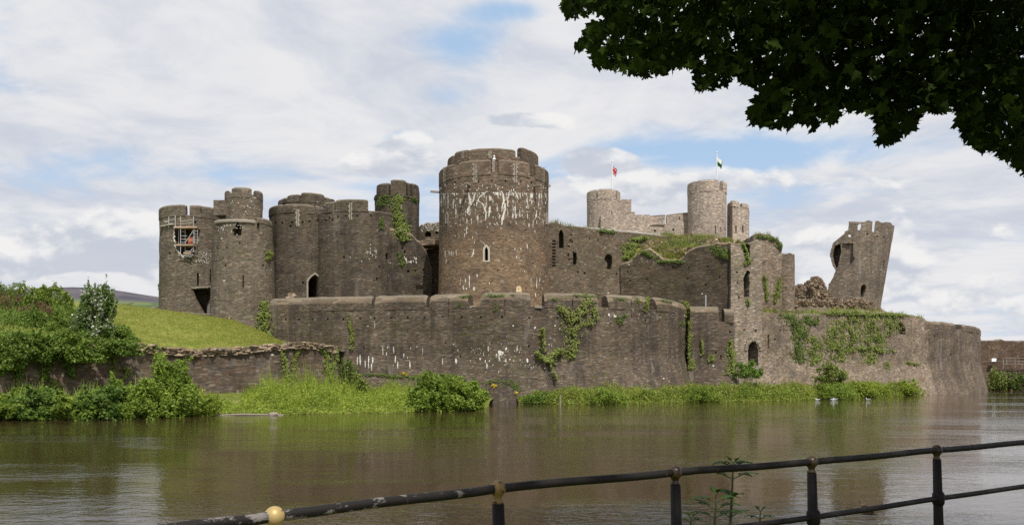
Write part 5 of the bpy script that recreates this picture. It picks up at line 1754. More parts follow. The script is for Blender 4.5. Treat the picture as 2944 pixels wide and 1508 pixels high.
# ground: lake bed, near bank, and the land out to the horizon in one sheet
gxs = [-6000, -3000, -1500, -800, -400, -300, -200, -100, -50, -20, -8, 0, 8, 20, 50, 100, 200, 300, 400, 800, 1500, 3000, 6000]
gys = [-3000, -800, -200, -60, -20, -8, 0, 4, 7.6, 8.6, 9.6, 10.6, 14, 60, 186, 190, 398, 402, 900, 2000, 5000, 9000]


def gz(x, y):
    if y <= 7.7: return 1.33
    if y < 10.7: return 1.33 - (y - 7.6) / 3 * 3.0
    if y < 188: return -1.8
    return 0.9 if y < 399 or True else 0


strip('ground', [[Vector((x, y, gz(x, y))) for x in gxs] for y in gys], TURF, smooth=False)
strip('path', [[Vector((x, y, 1.345)) for x in np.linspace(-30, 30, 13)] for y in (-1.6, 2.2)], ASPH)
# inner court behind the walls
strip('terrain', grid_rows([(X(775, 99), 99.5, 10.4), (0, 93.0, 10.4), (X(1863, 97), 97.5, 10.4), (X(1985, 104), 104.2, 8.9), (X(2185, 106), 106.5, 10.6), (X(2440, 121), 121.5, 11.5), (X(2640, 133), 133.5, 10.8), (X(2780, 150), 150, 10.4)],
                         [(-70, 190, 11), (0, 190, 11), (40, 190, 11), (60, 190, 11), (70, 190, 11.2), (80, 190, 11.4), (88, 188, 10.5), (92, 172, 10.2)], 10, 40), HEADTURF, jit=.25)
# grass slope
gp = [k for k in LK]
front = [(X(k[0], k[1] + .9), k[1] + .9, Z(k[2], k[1]) - .12) for k in LK[:-1]]
ridge = [(-1250, 94, 872), (-380, 90, 868), (-200, 92, 866), (0, 95, 868), (194, 98, 871), (327, 101, 879), (463, 106, 895), (540, 107.5, 906), (616, 106, 917), (682, 104, 926), (736, 101, 948), (775, 98, 968), (805, 95, 983), (850, 92, 997), (900, 91, 1003), (960, 90, 1006)]
rp = [(X(a, Y), Y, Z(y, Y)) for (a, Y, y) in ridge]
rows = grid_rows(front, rp, 16, 110)
n = len(rows[0])
for j, r_ in enumerate(rows):
    t = j / 16
    for i in range(n):
        a, b = rows[0][i], rows[16][i]
        r_[i] = Vector((a.x + (b.x - a.x) * t, a.y + (b.y - a.y) * t, a.z + (b.z - a.z) * (math.sin(t * math.pi / 2) ** 1.05) + .12 * nz(a.x * .2 + t * 2, t * 5)))
back_ = [Vector((p.x, p.y + 14, p.z - .1)) for p in rows[-1]]
rows.append(back_)
strip('grass_slope', rows, GRASS)
_n = len(rows[0])
SLOPE = BVHTree.FromPolygons([p for r_ in rows for p in r_], [(j * _n + i, j * _n + i + 1, (j + 1) * _n + i + 1, (j + 1) * _n + i) for j in range(len(rows) - 1) for i in range(_n - 1)])
# lake shores in front of the walls
B1F = [(-1500, 50, 1222), (-300, 50, 1222), (0, 55, 1209), (300, 56.5, 1206), (430, 58.5, 1201), (545, 61.5, 1195), (640, 63.4, 1192), (800, 63.8, 1191), (1000, 66, 1188), (1180, 68.5, 1183.5), (1330, 70.3, 1181), (1392, 71.5, 1179), (1400, 76, 1173), (1405, 84, 1164)]
B1B = [(-1500, 60, 0), (-300, 61, 0), (0, 66.5, 0), (300, 72, 0), (480, 76, 0), (676, 80.5, 0), (849, 84.5, 0), (965, 88.5, 0), (1000, 93, 0), (1150, 92, 0), (1300, 91.5, 0), (1400, 91, 0), (1410, 90.5, 0), (1420, 90.2, 0)]
strip('bank', grid_rows([(X(a, Y), Y, -.12) for (a, Y, _) in B1F], [(X(a, Y), Y, .9 if a < 1250 else .1) for (a, Y, _) in B1B], 8, 70, lambda t: .45 * min(1, t * 5)), TURF, jit=.12)
B2F = [(1492, 88.3), (1610, 87.5), (1700, 86.5), (1850, 90), (2000, 93), (2100, 95.3), (2200, 98), (2350, 105), (2520, 117), (2600, 124), (2652, 131)]
B2B = [(1480, 91.5), (1600, 92), (1720, 93.5), (1863, 96.5), (1930, 99.2), (1985, 103), (2105, 104), (2185, 105.5), (2300, 112), (2440, 120.5), (2655, 134)]
strip('bank', grid_rows([(X(a, Y), Y, -.1) for (a, Y) in B2F], [(X(a, Y), Y, .8 if a > 1600 else .3) for (a, Y) in B2B], 8, 50, lambda t: .3 * min(1, t * 6)), TURF, jit=.1)
# far hill
hr_ = [(-900, 862), (-400, 850), (0, 834), (134, 827), (207, 825), (260, 827), (300, 829), (360, 838), (410, 846), (461, 854), (560, 866), (700, 885), (1000, 930), (1500, 985), (2500, 1035), (3300, 1050)]
rows = []
for j in range(13):
    t = j / 12
    rows.append([])
    for i in range(111):
        px = -900 + 4200 * i / 110
        yt = float(np.interp(px, [h_[0] for h_ in hr_], [h_[1] for h_ in hr_]))
        Y = 1300 + 1700 * t
        zr = Z(yt, 3000.0)
        z = 2 + (zr - 2) * (t ** 1.25) + (14 * nz(px * .006, t * 4) + 3 * nz(px * .02, t * 9)) * math.sin(math.pi * t) + 2.0 * nz(px * .05, 1) * t
        rows[-1].append(Vector((X(px, 3000) * (Y / 3000), Y, z)))
rows.append([Vector((p.x * 1.1, 3600, p.z - 60)) for p in rows[-1]])
strip('hills', rows, HILL)


# ================================================================== planting helpers
def mesh_np(name, V, nper, mats, parent=None, faces=None):
    """V (n*nper, 3): every nper consecutive points one face"""
    me = bpy.data.meshes.new(name)
    nv = len(V)
    nf = nv // nper
    me.vertices.add(nv)
    me.vertices.foreach_set('co', np.asarray(V, dtype=np.float32).ravel())
    me.loops.add(nv)
    me.loops.foreach_set('vertex_index', np.arange(nv, dtype=np.int32))
    me.polygons.add(nf)
    me.polygons.foreach_set('loop_start', np.arange(0, nv, nper, dtype=np.int32))
    me.update(calc_edges=True)
    me.validate()
    return link_mesh(name, me, mats, parent)


def unit(v): return v / np.maximum(1e-6, np.linalg.norm(v, axis=1, keepdims=True))


def leaf_quads(C, size, up=0.3, narrow=0.55, face=None, droop=0.0):
    """diamond leaves at the points C; size scalar or array"""
    n = len(C)
    N = rng.normal(size=(n, 3))
    N[:, 2] = N[:, 2] + up * 2
    if face is not None: N = N * .55 + face
    N = unit(N)
    T = rng.normal(size=(n, 3))
    T[:, 2] -= droop
    T = unit(T - (T * N).sum(1, keepdims=True) * N)
    B = np.cross(N, T)
    s = (np.asarray(size) * rng.uniform(.65, 1.35, n))[:, None]
    V = np.stack([C + T * s, C + B * s * narrow + N * s * .12, C - T * s * .8, C - B * s * narrow + N * s * .12], axis=1)
    return V.reshape(-1, 3)


def fbm(P, f, seed=0.0):
    return np.array([noise.fractal(Vector((p[0] * f + seed, p[1] * f, p[2] * f)), 1.0, 2.0, 3) for p in P])


def bush(name, label, cat, x0, x1, y0, y1, Y, n, mat, size=.11, depth=None, group=None, lobes=11, lean=0.0, stems=4, narrow=.6, top=1.0, stem_mat=None):
    """x0..x1, y0..y1: where it stands in the survey photo; Y its distance"""
    wd = (x1 - x0) / F * Y
    base = W((x0 + x1) / 2, y1, Y)
    ht = (y1 - y0) / F * Y
    dp = depth or wd * .8
    root = thing(name, label, cat, base, group)
    # clumps of leaf: a few big ones, many small ones crowding the outside, a few shoots sticking out
    cs = []
    nl = lobes * 3
    for k in range(nl):
        a = rng.uniform(0, 2 * math.pi); hh = rng.uniform(.06, .92)
        reach = .95 * math.sqrt(max(0.04, 1 - max(0, hh - .30) ** 2 * 1.9))
        r_ = reach * rng.uniform(.2, 1) ** .5
        cs.append((math.cos(a) * r_, math.sin(a) * r_, hh, rng.uniform(.10, .25)))
    cs += [(0, 0, .68 * top, .30), (0, 0, .35, .45), (.35, -.2, .3, .35), (-.35, -.2, .3, .35)]
    C = []
    tot_ = sum(c_[3] ** 2 for c_ in cs)
    for (a, b, h_, r_) in cs:
        m_ = int(n * .9 * r_ ** 2 / tot_)
        D = unit(rng.normal(size=(m_, 3)))
        rad = r_ * (.45 + .55 * rng.uniform(size=(m_, 1)) ** .5 + .30 * rng.uniform(size=(m_, 1)) ** 5)
        C.append(D * rad * np.array([1.15, 1.15, .95]) + np.array([a, b, h_]))
    for k in range(lobes * 2):
        a, b, h_, r_ = cs[rng.integers(nl)]
        m_ = max(6, int(n * .1 / (lobes * 2)))
        t_ = rng.uniform(size=(m_, 1))
        d_ = np.array([a * .5 + rng.normal() * .25, b * .5 + rng.normal() * .25, rng.uniform(.4, 1.0)])
        d_ = d_ / np.linalg.norm(d_) * rng.uniform(.22, .42)
        C.append(np.array([a, b, h_]) + t_ * d_ + rng.normal(size=(m_, 3)) * .028)
    C = np.concatenate(C)
    C = C[C[:, 2] > .0]
    k = fbm(C, 3.1, float(rng.uniform(0, 50)))
    C = C[k > -0.26 + .25 * rng.uniform(size=len(C))]
    lo, hi = np.percentile(C, .8, axis=0), np.percentile(C, 99.2, axis=0)
    Q = np.empty_like(C)
    Q[:, 0] = (C[:, 0] - (lo[0] + hi[0]) / 2) / (hi[0] - lo[0]) * wd
    Q[:, 1] = (C[:, 1] - (lo[1] + hi[1]) / 2) / (hi[1] - lo[1]) * dp
    Q[:, 2] = C[:, 2] / np.percentile(C[:, 2], 99.6) * ht
    Q[:, 0] += lean * (Q[:, 2] / ht) * wd
    Q += np.array(base)
    mesh_np('foliage', leaf_quads(Q, size, .35, narrow), 4, mat, root)
    st = MB()
    for k in range(stems):
        c_ = cs[k % len(cs)]
        tip = base + Vector((c_[0] * wd * .55 + lean * c_[2] * wd, c_[1] * dp * .5, max(.25, c_[2] * .8) * ht))
        mid = base.lerp(tip, .5) + Vector((rng.uniform(-.1, .1) * wd, 0, .05 * ht))
        r0 = .012 * ht + .015
        st.tube([base + Vector((c_[0] * wd * .1, 0, -.25)), mid, tip], [r0, r0 * .7, r0 * .3], 6)
    st.build('stem', stem_mat or BARK, root)
    return root


def cover(name, label, rows_f, rows_b, n, hmax, mat, size=.09, grass=.5, hfun=None, x_lo=None, x_hi=None, zb=.35, surf=None, even=0.0, blade=1.0):
    """uncountable herbs over a strip between two (px, Y) lines"""
    t = rng.uniform(size=n); v = rng.uniform(size=n) ** .85
    pf = np.array([(X(a, Y), Y) for (a, Y) in rows_f]); pb = np.array([(X(a, Y), Y) for (a, Y) in rows_b])

    def along(P, t):
        L = np.concatenate([[0], np.cumsum(np.linalg.norm(np.diff(P, axis=0), axis=1))])
        s = t * L[-1]
        return np.stack([np.interp(s, L, P[:, 0]), np.interp(s, L, P[:, 1])], axis=1)
    G = along(pf, t) * (1 - v[:, None]) + along(pb, t) * v[:, None]
    g3 = np.concatenate([G, np.zeros((n, 1))], axis=1)
    h = hmax * np.clip(.55 + .9 * fbm(g3, .35, 3.0) + .5 * fbm(g3, 1.4, 9.0), .12, 1.6)
    h = h * (1 - even) + hmax * .62 * even
    h *= np.clip(v * 7 + .15, 0, 1)
    if hfun is not None: h = h * hfun(G[:, 0] / G[:, 1] * F + CX, v)
    keep = h > .05
    G, h, v = G[keep], h[keep], v[keep]
    m_ = len(G)
    z = zb * np.clip(v * 4, 0, 1) + h * rng.uniform(size=m_) ** .6
    if surf is not None:
        for i in range(m_):
            q = surf.ray_cast(Vector((G[i, 0], G[i, 1], 60)), Vector((0, 0, -1)))[0]
            z[i] = z[i] + q.z if q else -5.0
    C = np.concatenate([G, z[:, None]], axis=1)
    ng = int(m_ * grass)
    blades = C[:ng].copy()
    hb = h[:ng]
    # blades: narrow triangles-with-a-tip standing up
    d = rng.normal(size=(ng, 2)) * .16
    bw = rng.uniform(.012, .03, ng)
    ang_ = rng.uniform(0, math.pi, ng)
    ux, uy = np.cos(ang_) * bw, np.sin(ang_) * bw
    bl = hb * rng.uniform(.35, .7, ng) * blade
    tip = blades + np.stack([d[:, 0], d[:, 1], bl], axis=1)
    V = np.stack([blades + np.stack([-ux, -uy, 0 * ux], 1), blades + np.stack([ux, uy, 0 * ux], 1), tip + np.stack([ux * .3, uy * .3, 0 * ux], 1), tip - np.stack([ux * .3, uy * .3, 0 * ux], 1)], axis=1).reshape(-1, 3)
    lv = leaf_quads(C[ng:], size, .45, .55)
    o = mesh_np(name, np.concatenate([V, lv]), 4, mat)
    return tag(o, label, None, None, 'stuff')


class Surfaces:
    def __init__(s, mbs):
        V, Fc = [], []
        for mb in mbs:
            b = len(V); V += [Vector(p) for p in mb.v]; Fc += [tuple(i + b for i in f) for f in mb.f]
        s.t = BVHTree.FromPolygons(V, Fc)

    def hit(s, px, py):
        loc, n, i, d = s.t.ray_cast(EYE, Vector(((px - CX) / F, 1.0, (HY - py) / F)).normalized())
        if loc is None: return None
        if n.dot(loc - EYE) > 0: n = -n
        return loc, n


SF = Surfaces(SURF)


def ivy(label, streaks, n, mat=None, size=.13, thick=.22, name='ivy', cat='climber', group='climbers on the walls', seed=0.0):
    """streaks: [((x, y, halfwidth), ...)] in sighting px; the leaves cling to whatever wall is met"""
    tot = []
    for sk in streaks:
        a = 0
        for p, q in zip(sk[:-1], sk[1:]): a += math.hypot(q[0] - p[0], q[1] - p[1]) * (p[2] + q[2])
        tot.append(a)
    C, Fn = [], []
    stems = []
    for sk, a in zip(streaks, tot):
        m_ = int(1.7 * n * a / sum(tot))
        L = [0]
        for p, q in zip(sk[:-1], sk[1:]): L.append(L[-1] + math.hypot(q[0] - p[0], q[1] - p[1]) + 1e-6)
        c_ = 0
        tries = 0
        while c_ < m_ and tries < m_ * 9:
            tries += 1
            t = rng.uniform(0, L[-1])
            k = min(len(sk) - 2, max(i for i in range(len(L)) if L[i] <= t))
            f = (t - L[k]) / (L[k + 1] - L[k])
            x = sk[k][0] + (sk[k + 1][0] - sk[k][0]) * f
            y = sk[k][1] + (sk[k + 1][1] - sk[k][1]) * f
            w_ = sk[k][2] + (sk[k + 1][2] - sk[k][2]) * f
            o = rng.normal() * .72
            if abs(o) > 2.0: continue
            x += o * w_; y += rng.normal() * 2.0
            q_ = .52 + 1.15 * noise.noise(Vector((x * .07 + seed, y * .05, 0))) + .9 * noise.noise(Vector((x * .2 + seed, y * .16, 4))) - .33 * abs(o)
            if rng.uniform() > max(.05, q_): continue
            h = SF.hit(x, y)
            if h is None: continue
            loc, nn = h
            C.append(loc + nn * (rng.uniform(0.02, 1) ** 1.6) * thick * (1.15 - .6 * abs(o)))
            Fn.append(nn)
            c_ += 1
        # the woody stem running along the streak
        pts = []
        for k in range(len(sk) * 3):
            t = k / (len(sk) * 3 - 1) * (len(sk) - 1)
            i = min(int(t), len(sk) - 2); f = t - i
            h = SF.hit(sk[i][0] + (sk[i + 1][0] - sk[i][0]) * f, sk[i][1] + (sk[i + 1][1] - sk[i][1]) * f)
            if h and (not pts or (h[0] - pts[-1]).length < 6): pts.append(h[0] + h[1] * .04)
        if len(pts) > 1: stems.append(MB().tube(pts, .022, 5))
    if len(C) < 4:
        print('IVY MISSED', label); return
    C = np.array([tuple(c_) for c_ in C]); Fn = np.array([tuple(f) for f in Fn])
    lo = C[C[:, 2].argmin()]
    root = thing(name, label, cat, Vector((lo[0], lo[1], lo[2])), group)
    mesh_np('foliage', leaf_quads(C, size * .78, .15, .7, Fn * 1.1 + np.array([0, -.1, .35]), .6), 4, mat or L_IVY, root)
    for stm in stems: stm.build('stem', BARK, root)
    return root


# ================================================================== climbers on the walls
ivy('tall leafy climber at the joint of gate tower and curtain wall', [((757, 868, 6), (758, 905, 15), (760, 950, 19), (764, 972, 16))], 1600, L_IVY, .15, .8, seed=1)
ivy('thin yellowish creeper hanging alone on the left part of the curtain wall', [((1002, 905, 3), (1006, 935, 5), (1014, 960, 8), (1012, 1003, 6))], 300, L_IVYY, .12, seed=2)
ivy('forked creeper hanging over the low wall, left of its end', [((812, 1005, 8), (818, 1040, 7), (826, 1092, 12)), ((858, 1003, 4), (845, 1040, 8), (832, 1090, 10))], 700, L_IVYY, .12, seed=3)
ivy('creeper curtain on the right end of the low wall', [((935, 1003, 10), (944, 1030, 18), (946, 1060, 15), (950, 1090, 10)), ((965, 1000, 6), (968, 1040, 7))], 800, L_IVY, .12, seed=4)
ivy('ivy column winding down the stair turret of the gatehouse', [((1139, 528, 7), (1143, 570, 12), (1143, 610, 11), (1150, 650, 17), (1160, 690, 13))], 2300, L_IVY, .14, .4, seed=5)
ivy('ivy mat on the left face of the stair turret', [((1118, 540, 5), (1105, 565, 16), (1096, 590, 14)), ((1096, 628, 5), (1098, 655, 7))], 1500, L_IVYD, .13, seed=6)
ivy('small ivy tuft high on the right side of the stair turret', [((1176, 552, 8), (1188, 565, 14), (1196, 580, 8))], 260, L_IVYD, .13, seed=7)
ivy('thin dark growth on the stepping ruined wall below the stair turret', [((1146, 725, 6), (1152, 748, 10), (1160, 768, 8))], 140, L_IVYD, .12, seed=8)
ivy('round green tuft on the right edge of the turreted gate tower', [((768, 722, 9), (775, 730, 11), (768, 746, 7))], 260, L_IVY, .13, .3, seed=9)
ivy('broad forked bright creeper under the parapet right of the great tower', [((1693, 858, 12), (1680, 885, 22), (1655, 920, 36), (1647, 965, 22), (1640, 1030, 16)), ((1612, 880, 12), (1632, 905, 24), (1650, 930, 28)), ((1708, 885, 18), (1698, 935, 14))], 1500, L_IVYY, .13, .4, seed=10)
ivy('fan shaped leafy shrub rooted in the curtain wall face', [((1560, 940, 3), (1558, 975, 7), (1563, 1010, 7)), ((1540, 1008, 5), (1555, 1028, 14), (1575, 1046, 16)), ((1610, 1000, 8), (1598, 1020, 20), (1580, 1046, 14)), ((1578, 1050, 3), (1592, 1072, 2), (1602, 1098, 6))], 1000, L_IVYY, .13, .9, seed=11)
ivy('short creeper hanging from the parapet between two crenels', [((1860, 852, 8), (1859, 880, 8), (1857, 898, 5))], 260, L_IVYY, .12, seed=12)
ivy('long narrow creeper down the right end of the long curtain wall', [((1972, 868, 7), (1977, 905, 7), (1980, 960, 7), (1979, 1020, 6), (1990, 1062, 11))], 1800, L_IVYY, .12, seed=13)
ivy('pale creeper climbing the lower curtain wall beside the tan turret', [((2098, 978, 5), (2102, 1020, 10), (2104, 1075, 16)), ((2048, 1020, 7), (2044, 1040, 9)), ((2018, 975, 2), (2018, 1020, 4))], 1500, L_IVYY, .13, .35, seed=14)
ivy('ivy on the tan eastern wall left of its middle, hanging in two strands', [((2272, 903, 20), (2288, 925, 32), (2302, 955, 18), (2293, 985, 11), (2300, 1040, 17)), ((2320, 908, 22), (2334, 932, 18))], 3000, L_IVYD, .14, seed=15)
ivy('separate ivy tongue on the eastern wall nearest to the round shrub', [((2335, 968, 15), (2342, 1000, 19), (2338, 1048, 13))], 1300, L_IVY, .14, seed=16)
ivy('large ivy curtain covering the upper eastern wall', [((2440, 893, 26), (2452, 930, 34), (2448, 960, 24), (2450, 1010, 18)), ((2500, 900, 30), (2512, 940, 40), (2505, 990, 24), (2500, 1045, 14)), ((2560, 902, 16), (2566, 930, 26), (2552, 960, 20)), ((2405, 920, 18), (2398, 960, 20), (2405, 1010, 20)), ((2530, 960, 22), (2525, 1010, 16)), ((2380, 900, 20), (2470, 896, 20)), ((2400, 960, 34), (2410, 1040, 30)), ((2470, 1000, 34), (2540, 1010, 30)), ((2380, 900, 30), (2600, 905, 26))], 9000, L_IVY, .15, .3, seed=17)
ivy('sparse low creeper on the eastern wall near the bastion', [((2608, 1040, 8), (2625, 1046, 14), (2640, 1048, 8)), ((2550, 1040, 10), (2555, 1060, 8))], 300, L_IVYY, .13, seed=18)
ivy('yellow green creepers on the side wall right of the tan turret', [((2197, 790, 5), (2201, 830, 6), (2203, 862, 5)), ((2241, 800, 6), (2234, 840, 9), (2226, 868, 8))], 700, L_IVYY, .13, seed=19)
ivy('green growth draped over the head of the side wall', [((2190, 680, 10), (2215, 684, 16), (2240, 694, 12), (2245, 715, 6))], 520, L_IVYD, .13, seed=20)
ivy('ferny growth in the broken slot at the top of the tan turret', [((2136, 698, 6), (2142, 720, 5), (2152, 750, 6), (2146, 762, 8)), ((2148, 858, 4), (2152, 875, 5))], 420, L_IVY, .13, .3, seed=21)
ivy('ivy clump at the right end of the dark ruined wall', [((2060, 708, 14), (2075, 722, 20), (2085, 742, 14))], 700, L_IVYD, .14, seed=22)
ivy('ivy on the hall wall above the broken end of the dark wall', [((1800, 745, 10), (1812, 725, 17), (1815, 700, 16)), ((1826, 690, 14), (1850, 682, 16))], 1900, L_IVY, .14, .35, seed=23)
ivy('dark tuft along the top edge of the hall wall', [((1726, 662, 8), (1745, 664, 12), (1762, 668, 7))], 320, L_IVYD, .13, .35, seed=24)
ivy('dark growth on the broken gable of the dark wall', [((1850, 722, 14), (1868, 730, 16), (1880, 742, 10)), ((1905, 752, 20), (1960, 752, 16))], 700, L_IVYD, .13, seed=25)
ivy('scattered moss and herbs along the coping by the great tower', [((1320, 853, 10), (1350, 852, 12)), ((1400, 850, 14), (1445, 850, 14)), ((1318, 870, 6), (1325, 880, 6)), ((1425, 870, 8), (1424, 890, 5)), ((1470, 848, 6), (1480, 850, 6))], 420, L_IVYD, .09, .1, seed=26)
ivy('tufts of herbs along the coping right of the great tower', [((1590, 858, 10), (1600, 862, 8)), ((1660, 850, 14), (1716, 852, 10)), ((1770, 860, 10), (1795, 862, 6)), ((1824, 852, 8), (1838, 868, 6)), ((1900, 862, 8), (1930, 868, 8)), ((1790, 905, 20), (1780, 930, 10)), ((1955, 925, 14), (1960, 935, 8))], 800, L_IVYD, .10, .15, seed=27)
ivy('leafy growth over the left end of the low wall', [((290, 1000, 18), (300, 1015, 14)), ((318, 1020, 6), (326, 1050, 13), (318, 1095, 9)), ((350, 1055, 8), (368, 1062, 8), (358, 1088, 12)), ((48, 1075, 4), (50, 1120, 6)), ((150, 1090, 10), (160, 1120, 14))], 1100, L_IVYY, .12, .3, seed=28)
ivy('dark bramble strands trailing down the low wall at the left', [((60, 1010, 26), (55, 1060, 14), (50, 1085, 6)), ((120, 1015, 26), (128, 1050, 16), (125, 1090, 8)), ((190, 1010, 26), (200, 1050, 18), (205, 1082, 8)), ((240, 1005, 24), (252, 1035, 14)), ((10, 1020, 24), (5, 1075, 12)), ((300, 1000, 26), (360, 1000, 20), (450, 1003, 8))], 2600, L_BRAM, .15, .5, seed=31)
ivy('weedy fringe of moss and ragwort low on the curtain wall', [((1060, 1075, 30), (1120, 1080, 30), (1190, 1085, 30), (1270, 1075, 34), (1340, 1095, 30)), ((1400, 1100, 20), (1440, 1090, 20), (1500, 1120, 24))], 1300, L_IVYD, .10, .18, seed=29)
ivy('yellow ragwort flowers growing at the foot of the curtain wall', [((1160, 1072, 6), (1168, 1076, 5)), ((1418, 1105, 7), (1424, 1112, 8)), ((1480, 1128, 6), (1486, 1130, 5))], 110, L_RAG, .09, .25, 'ragwort', 'wildflower', None, seed=30)

# loose growth on the broken wall heads
SH = Surfaces([HEAD])


def head_growth(name, label, pts, n, hmax, mat, size=.10, surf=None):
    C = []
    hs = []
    while len(C) < n:
        p = pts[rng.integers(len(pts))]
        x, y = p[0] + rng.normal() * p[2] * .5, p[1] + rng.normal() * p[3] * .5
        h = (surf or SF).hit(x, y)
        if h is None:
            n -= .2; continue
        hh = hmax * rng.uniform(.1, 1) * (0.6 + noise.noise(Vector((x * .05, y * .05, 0))))
        C.append((h[0].x, h[0].y, h[0].z + max(0, hh) * rng.uniform(0, 1)))
    C = np.array(C)
    m_ = len(C)
    ng = m_ // 2
    bw = rng.uniform(.015, .03, ng); a_ = rng.uniform(0, math.pi, ng)
    U = np.stack([np.cos(a_) * bw, np.sin(a_) * bw, 0 * bw], 1)
    tip = C[:ng] + np.stack([rng.normal(size=ng) * .12, rng.normal(size=ng) * .12, rng.uniform(.2, .6, ng)], 1)
    V = np.stack([C[:ng] - U, C[:ng] + U, tip + U * .3, tip - U * .3], 1).reshape(-1, 3)
    o = mesh_np(name, np.concatenate([V, leaf_quads(C[ng:], size, .4)]), 4, mat)
    return tag(o, label, None, None, 'stuff')


head_growth('grass', 'dry grass over the broken head of the dark wall', [(1840, 700, 30, 10), (1900, 690, 50, 14), (1940, 720, 40, 14), (1980, 690, 50, 10), (2040, 685, 40, 8), (1890, 715, 30, 10), (1935, 738, 26, 6), (2090, 697, 20, 6), (1960, 735, 20, 6)], 7500, .5, L_TOP, .09, SH)
head_growth('herbs', 'green herbs among the rubble of the dark wall head', [(1835, 690, 26, 14), (1870, 680, 40, 10), (1920, 680, 24, 10), (1915, 712, 30, 12), (1985, 702, 40, 14), (2010, 692, 20, 8), (1950, 705, 30, 8)], 4200, .8, L_IVY, .12, SH)
head_growth('grass', 'dry grass along the top of the hall wall', [(1590, 640, 16, 3), (1605, 640, 10, 3), (1640, 652, 18, 3), (1700, 656, 40, 3), (1620, 647, 14, 4)], 420, .35, L_TOP, .06)
head_growth('grass', 'grass and weeds along the eastern wall top', [(2215, 895, 30, 5), (2270, 899, 40, 4), (2330, 899, 40, 4), (2400, 893, 30, 4), (2450, 889, 20, 4), (2520, 894, 40, 4), (2600, 901, 40, 5), (2650, 912, 20, 5), (2700, 921, 40, 2), (2790, 927, 20, 3)], 2200, .35, L_REED, .08)
head_growth('grass', 'grass on the top of the tan turret', [(2120, 697, 14, 4), (2180, 680, 16, 4), (2215, 676, 20, 4), (2236, 690, 12, 4)], 500, .35, L_TOP, .08)
tr_pts = []
C = []
for _ in range(5200):
    a = rng.uniform(2195, 2560); Y = rng.uniform(108 + (a - 2195) * .045, 128 + (a - 2195) * .03)
    x, y = X(a, Y), Y
    hh = .9 * max(.1, .6 + noise.noise(Vector((x * .3, y * .3, 2))))
    C.append((x, y, 11.0 + hh * rng.uniform(0, 1)))
C = np.array(C)
tag(mesh_np('grass', np.concatenate([leaf_quads(C[:3600], .12, .5, .3), leaf_quads(C[3600:], .1, .4)]), 4, L_REED), 'rough grass inside the ruined eastern court', None, None, 'stuff')

cover('grass', 'tufts in the mown grass slope', [(262, 71.5), (465, 76.9), (676, 81.4), (830, 84.5)], [(320, 99), (463, 105.5), (620, 105), (760, 98), (800, 94)], 40000, .22, L_LAWN, .06, .7, None, zb=0.0, surf=SLOPE, even=.4, blade=.8)
# ================================================================== herbs along the shore
B1f = [(a, Y) for (a, Y, _) in B1F[:-2]]
B1b = [(a, Y) for (a, Y, _) in B1B[:-2]]
cover('bank_herbs', 'bright green nettles and herbs along the left shore', [p_ for p_ in B1f if p_[0] >= 430], [p_ for p_ in B1b if p_[0] >= 480], 90000, 1.75, L_LUSH, .11, .12,
      lambda px, v: np.interp(px, [430, 560, 680, 760, 830, 1000, 1150, 1250, 1300, 1400], [.9, .75, .35, 1.25, 1.3, 1.05, .85, .7, .45, .2]) * np.interp(v, [0, .15, .7, 1], [.55, .8, 1.15, .9]))
cover('bank_herbs', 'undergrowth below the left part of the low wall', [p_ for p_ in B1f if -400 < p_[0] <= 545], [p_ for p_ in B1b if -400 < p_[0] <= 480], 34000, 1.4, L_BUSH, .11, .1)
cover('reeds', 'long grass and herbs along the right shore', B2F, B2B, 130000, 1.9, L_REED, .11, .3,
      lambda px, v: np.interp(px, [1490, 1560, 1700, 2100, 2350, 2600, 2655], [.25, .8, 1.0, 1.15, 1.15, 1.1, .2]) * np.interp(v, [0, .08, .25, .8, 1], [.12, .35, .95, 1.1, 1.2]), even=.6, blade=.5)
cover('bank_herbs', 'dark brambles at the water edge of the right shore', [(a, Y + .6) for (a, Y) in B2F[2:8]], [(a, Y + 2.6) for (a, Y) in B2F[2:8]], 15000, 1.5, L_BUSH, .11, .1,
      lambda px, v: np.clip(.5 + 1.2 * np.sin(px * .021) + .7 * np.sin(px * .05 + 1), .0, 1.4))

# ================================================================== bushes on the banks
G1 = 'bushes along the left shore'
bush('bush', 'tall round alder bush at the left shore, highest of its row', 'bush', 406, 562, 1020, 1208, 60, 24000, L_BUSH, .115, group=G1)
for (x0, x1, y0, y1, Y, mat, lab) in ((-70, 70, 1112, 1211, 56, L_BUSH, 'low bush at the far left edge of the water'), (55, 165, 1108, 1210, 56.2, L_BUSHD, 'dark low bush, second from the left edge on the shore'),
                                      (150, 262, 1122, 1209, 56.5, L_BUSH, 'low spreading bush, third from the left edge on the shore'), (245, 345, 1098, 1208, 57, L_BUSHD, 'bush with creepers rising behind it on the left shore'),
                                      (325, 432, 1078, 1207, 58, L_BUSH, 'bush leaning against the left flank of the tall alder')):
    bush('bush', lab, 'bush', x0 - 14, x1 + 14, y0 + 8, y1 + 2, Y, 17000, mat, .115, group=G1)
bush('bush', 'small low bush right beside the foot of the tall alder', 'bush', 545, 640, 1128, 1197, 62, 3200, L_LUSH, .10, group=G1)
bush('shrub', 'feathery dark green shrub at the end of the low wall', 'shrub', 974, 1030, 1030, 1105, 82, 2600, L_IVYD, .11, None, None, 7)
bush('shrub', 'lighter shrub in front of the feathery dark one', 'shrub', 1005, 1058, 1070, 1125, 80, 2200, L_IVY, .11, None, None, 7)
bush('bush', 'round light green bush standing over the water, larger of two', 'bush', 1178, 1318, 1074, 1184, 70.5, 18000, L_BUSH, .125, group=G1)
bush('bush', 'light green bush at the tip of the left shore', 'bush', 1290, 1398, 1092, 1182, 71.5, 14000, L_BUSH, .125, group=G1)
G2 = 'bushes along the right shore'
